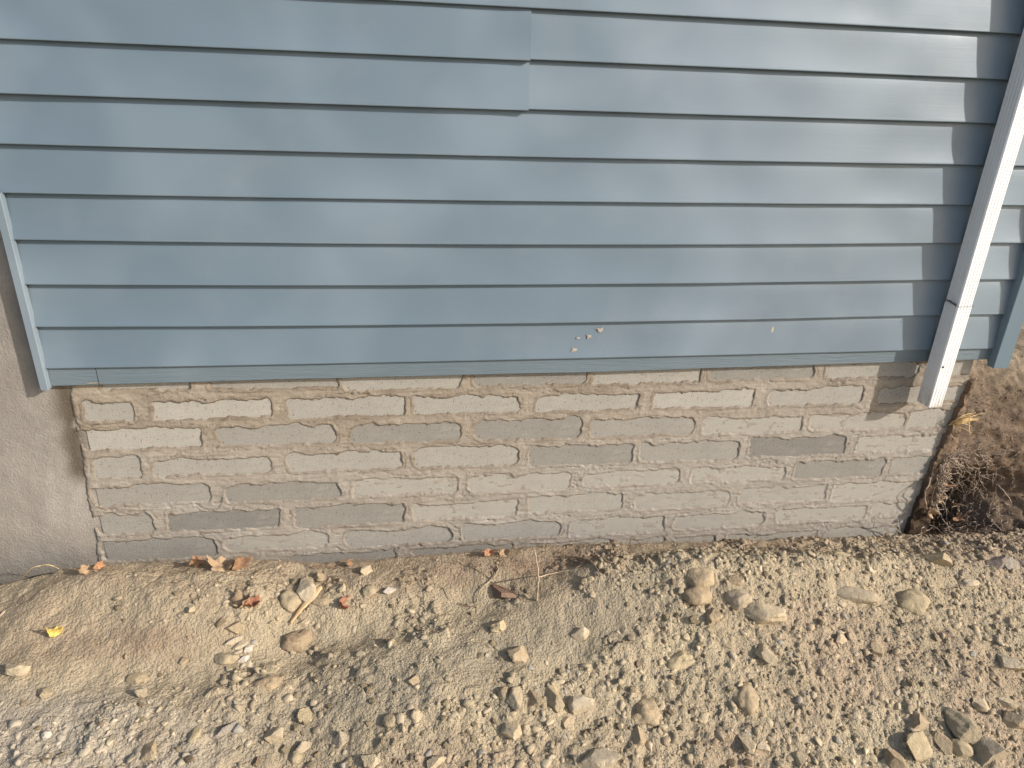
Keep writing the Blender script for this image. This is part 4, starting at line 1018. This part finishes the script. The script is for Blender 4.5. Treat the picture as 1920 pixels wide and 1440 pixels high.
# fine hair roots over the brown crest patches (stuff)
def tangle(name, n, gen, mat, label, seed, r=0.0007):
    rg = np.random.default_rng(seed); VV, FF, b0 = [], [], 0
    for i in range(n):
        V, Fc = tube(None, gen(rg), r * rg.uniform(0.6, 1.6), r * 0.6, None, seg=4, jitter=r * 1.2, seed=seed + i)
        VV += V; FF += [tuple(q + b0 for q in f) for f in Fc]; b0 += len(V)
    o = mesh_obj(name, VV, FF, mat, None, True); tag(o, label, 'roots', kind='stuff'); return o
def g_crest(rg):
    c = rg.choice(5, p=[.22, .22, .2, .16, .2]); cx_, sx_, ty, sy_ = ((0.35, 0.30, -0.13, 0.06), (-0.55, 0.3, -0.10, 0.05), (0.6, 0.5, -0.07, 0.04), (-0.35, 0.15, -0.2, 0.05), (1.7, 0.4, -0.08, 0.03))[c]
    x = cx_ + rg.normal() * sx_; y = min(ty + rg.normal() * sy_, -0.03); a = rg.normal(0, 0.5); L = rg.uniform(0.02, 0.07); out = []
    for k in range(4):
        z = float(ground_base(np.array(x), np.array(y))) + H + rg.uniform(0.003, 0.012); out.append((x, y, z)); x += L / 3 * math.cos(a); y = min(y + L / 3 * math.sin(a) * 0.7, -0.02); a += rg.normal(0, 0.6)
    return out
tangle('root_litter', 380, g_crest, M['twig'], 'fine brown root litter along the foot of the blocks', 60)

# roots hanging out of the cut bank
def bp(px, py, y): return P(px, py, y)
RT = [
 ([(1752,880,.02),(1742,905,-.01),(1735,930,-.03),(1738,955,-.03)], .0035, 'root'),
 ([(1790,872,.0),(1770,890,-.02),(1752,915,-.03),(1745,945,-.03),(1735,962,-.02)], .0030, 'root_dark'),
 ([(1758,900,.0),(1762,925,-.03),(1772,950,-.04),(1775,975,-.03),(1780,1002,-.04)], .0030, 'root'),
 ([(1745,925,.0),(1756,950,-.03),(1768,975,-.03),(1788,995,-.03)], .0026, 'root'),
 ([(1790,912,.03),(1812,898,-.01),(1840,892,-.02),(1866,890,-.02),(1884,896,-.02)], .0022, 'root'),
 ([(1862,905,.0),(1880,918,-.02),(1892,935,-.03),(1895,948,-.03)], .0028, 'root'),
 ([(1845,958,.02),(1856,972,-.02),(1868,985,-.04),(1885,1002,-.05)], .0036, 'root'),
 ([(1870,940,.02),(1872,960,-.02),(1878,980,-.04),(1880,1000,-.04)], .0020, 'root'),
 ([(1688,1000,-.03),(1674,985,-.05),(1652,972,-.05),(1651,958,-.05)], .0014, 'root'),
 ([(1696,1010,-.04),(1686,990,-.05),(1683,968,-.05),(1690,960,-.05)], .0014, 'root'),
 ([(1725,1005,.0),(1730,990,-.03),(1745,985,-.05),(1768,1000,-.05),(1772,1010,-.05)], .0018, 'root'),
 ([(1700,1008,-.02),(1722,1002,-.04),(1742,992,-.03),(1758,988,.0)], .0022, 'root'),
 ([(1800,960,.05),(1805,985,.0),(1796,1004,-.04)], .0020, 'root'),
 ([(1826,950,.05),(1832,975,.0),(1826,1000,-.04)], .0020, 'root_dark'),
 ([(1806,930,.04),(1826,922,-.01),(1850,930,-.02),(1866,925,-.02)], .0022, 'root_dark'),
 ([(1776,875,.02),(1795,862,-.01),(1803,880,-.02),(1795,905,-.02)], .0018, 'root'),
 ([(1790,985,.0),(1815,978,-.03),(1838,984,-.04)], .0030, 'root'),
 ([(1845,1000,-.02),(1858,990,-.05),(1878,1000,-.05),(1892,1004,-.05)], .0018, 'root'),
 ([(1755,960,.03),(1750,985,-.03),(1756,1005,-.05)], .0016, 'root_dark'),
 ([(1720,950,.005),(1712,975,-.01),(1716,1000,-.02)], .0016, 'root_dark'),
]
def bank_y(px, py):
    """depth of the bank face seen at a pixel (coarse march)"""
    v = ray(px, py); best = 0.1
    ys = np.arange(-0.1, 0.8, 0.01)
    for y in ys:
        d = D0 + y; x, z = v[0] * d, v[2] * d
        m = np.abs(BX - x).argmin(); col = bz[m]; k = np.abs(col - z).argmin()
        if by[m, k] <= y: return y
    return best
RL = ['uppermost pale root hugging the wall end, bending down to a tan leaf',
 'long dark root crossing the tangle from the bank to the wall end', 'pale root running from the tangle middle down to the crest',
 'pale root slanting under the tan dead leaf', 'long thin pale root arching level over the hollow', 'short pale root hooking down at the far end of the arching one',
 'thick light root leaning out at the foot of the hollow', 'straight thin root above the thick light one', 'hair-thin root standing on the crest before the last block',
 'hair-thin root curled beside the one standing before the last block', 'bent root looping over the crest at the wall end foot', 'low root lying across the darkest corner of the hollow',
 'root dangling in the middle of the dark hollow', 'dark root dangling beyond the one in mid-hollow', 'dark root snaking under the long arching one',
 'fine root loop at the top of the tangle', 'stubby thick root poking out level above the crest', 'thin kinked root at the foot of the thick light one',
 'dark upright root in the corner behind the wall end', 'dark short root flat against the blocks at the wall end']
for i, (pts, rr, mk) in enumerate(RT):
    W = []
    for (px, py, dy) in pts:
        yb = bank_y(px, py) if px > 1710 else 0.03
        W.append(P(px, py, min(yb + dy * 0.8 - 0.004, 0.10)))
    stick('hanging_root', W, rr, rr * 0.45, M[mk], RL[i], 'root', 100 + i, jit=0.0018)
def g_bank(rg):
    px, py = 1745 + abs(rg.normal()) * 70, rg.uniform(845, 1005)
    px = max(px, 1828 - (py - 677) * 0.37 + 8)
    y = min(bank_y(px, py), 0.16); a = rg.uniform(-2.2, 0.9); L = rg.uniform(12, 40); out = []
    for k in range(4):
        out.append(P(px, py, y - 0.004 - 0.012 * math.sin(k * 1.05))); px += L / 3 * math.cos(a); py -= L / 3 * math.sin(a); a += rg.normal(0, 0.5)
    return out
tangle('bank_root_tangle', 420, g_bank, M['root'], 'tangled fine roots filling the hollow of the cut bank', 61, 0.0013)
def g_bank2(rg):
    px, py = rg.uniform(1790, 1925), rg.uniform(740, 960); px = max(px, 1828 - (py - 677) * 0.37 + 10)
    y = bank_y(px, py); a = rg.normal(0.2, 0.5); L = rg.uniform(10, 34); out = []
    for k in range(4):
        out.append(P(px, py, y - 0.004)); px += L / 3 * math.cos(a); py -= L / 3 * math.sin(a); a += rg.normal(0, 0.5)
    return out
tangle('fine_root_mat', 320, g_bank2, M['root_dark'], 'fine brown rootlets matted on the bank face', 62, 0.0008)
def bleaf(px, py, size, mat, label, seed, rot, off=0.02):
    q = P(px, py, min(bank_y(px, py), 0.12) - off); leaf(tuple(q), size, mat, label, seed, rot, 0.7)
bleaf(1742, 960, 0.030, M['leaf_tan'], 'tan dead leaf hanging among roots beside the wall end', 31, (1.5, 0.3, 0.2))
bleaf(1768, 912, 0.026, M['leaf_brown'], 'brown dead leaf caught high in the root tangle', 32, (1.1, 0.2, 0.5))
bleaf(1784, 945, 0.022, M['leaf_tan'], 'pale torn leaf scrap deep in the root hollow', 33, (1.4, 0.5, 0.9))
bleaf(1792, 968, 0.028, M['leaf_brown'], 'dark brown leaf low in the root hollow above the crest', 34, (1.2, 0.1, 0.2))
bleaf(1760, 935, 0.024, M['leaf_tan'], 'greyish tan leaf pressed against the middle of the root tangle', 35, (1.3, -0.3, 0.4))
# straw tuft on the bank
rg = np.random.default_rng(77); y0 = bank_y(1800, 792)
st_o = None; VV, FF, b0 = [], [], 0
for i in range(34):
    sx_, sy_ = 1786 + rg.normal() * 3, 800 + rg.normal() * 3; ex, ey = 1822 + rg.normal() * 8, 786 + rg.normal() * 7
    V, Fc = tube(None, [P(sx_, sy_, y0), P((sx_ + ex) / 2, (sy_ + ey) / 2 - 4, y0 - 0.02), P(ex, ey, y0 - 0.02)], 0.0011, 0.0006, None, seg=4, seed=i)
    VV += V; FF += [tuple(q + b0 for q in f) for f in Fc]; b0 += len(V)
st_o = mesh_obj('straw_tuft', VV, FF, M['straw'], None, True); tag(st_o, 'tuft of yellow straw stuck in the bank beside the block wall end', 'straw')
so2 = tube('straw_stalk', [P(1819, 816, y0 - .03), P(1817, 800, y0 - .04), P(1819, 780, y0 - .04), P(1826, 768, y0 - .035)], 0.0016, 0.0010, M['straw'], st_o, 5)
# stones and crumbs on the bank face
VV, FF, CC, b0 = [], [], [], 0
rg = np.random.default_rng(88)
for i in range(900):
    px, py = rg.uniform(1745, 1925), rg.uniform(660, 1000)
    if px < 1832 - (py - 677) * 0.37 + 6: continue
    y = bank_y(px, py); p = P(px, py, y); V, Fc = rock_shape(1, 900 + i % 12, 0.5, 0.2); rr = rg.uniform(0.0025, 0.0075)
    V = V * rr + p; VV.append(V); FF.append(Fc + b0); b0 += len(V)
    f = sst(760, 660, py) * 1.0; c = np.array([0.19, 0.125, 0.082]) * (1 - f) + np.array([0.42, 0.32, 0.21]) * f
    CC.append(np.tile(np.append(c * math.exp(rg.normal(0, 0.3)), 1), (len(V), 1)))
o = fast_mesh('bank_crumbs', np.concatenate(VV), np.concatenate(FF), 3, M['pebble'], None, True, None, dict(tint=np.clip(np.concatenate(CC), 0, .8)))
tag(o, 'loose brown crumbs of earth clinging to the cut bank', 'soil crumbs', kind='stuff')
print('objects', len(scene.objects))
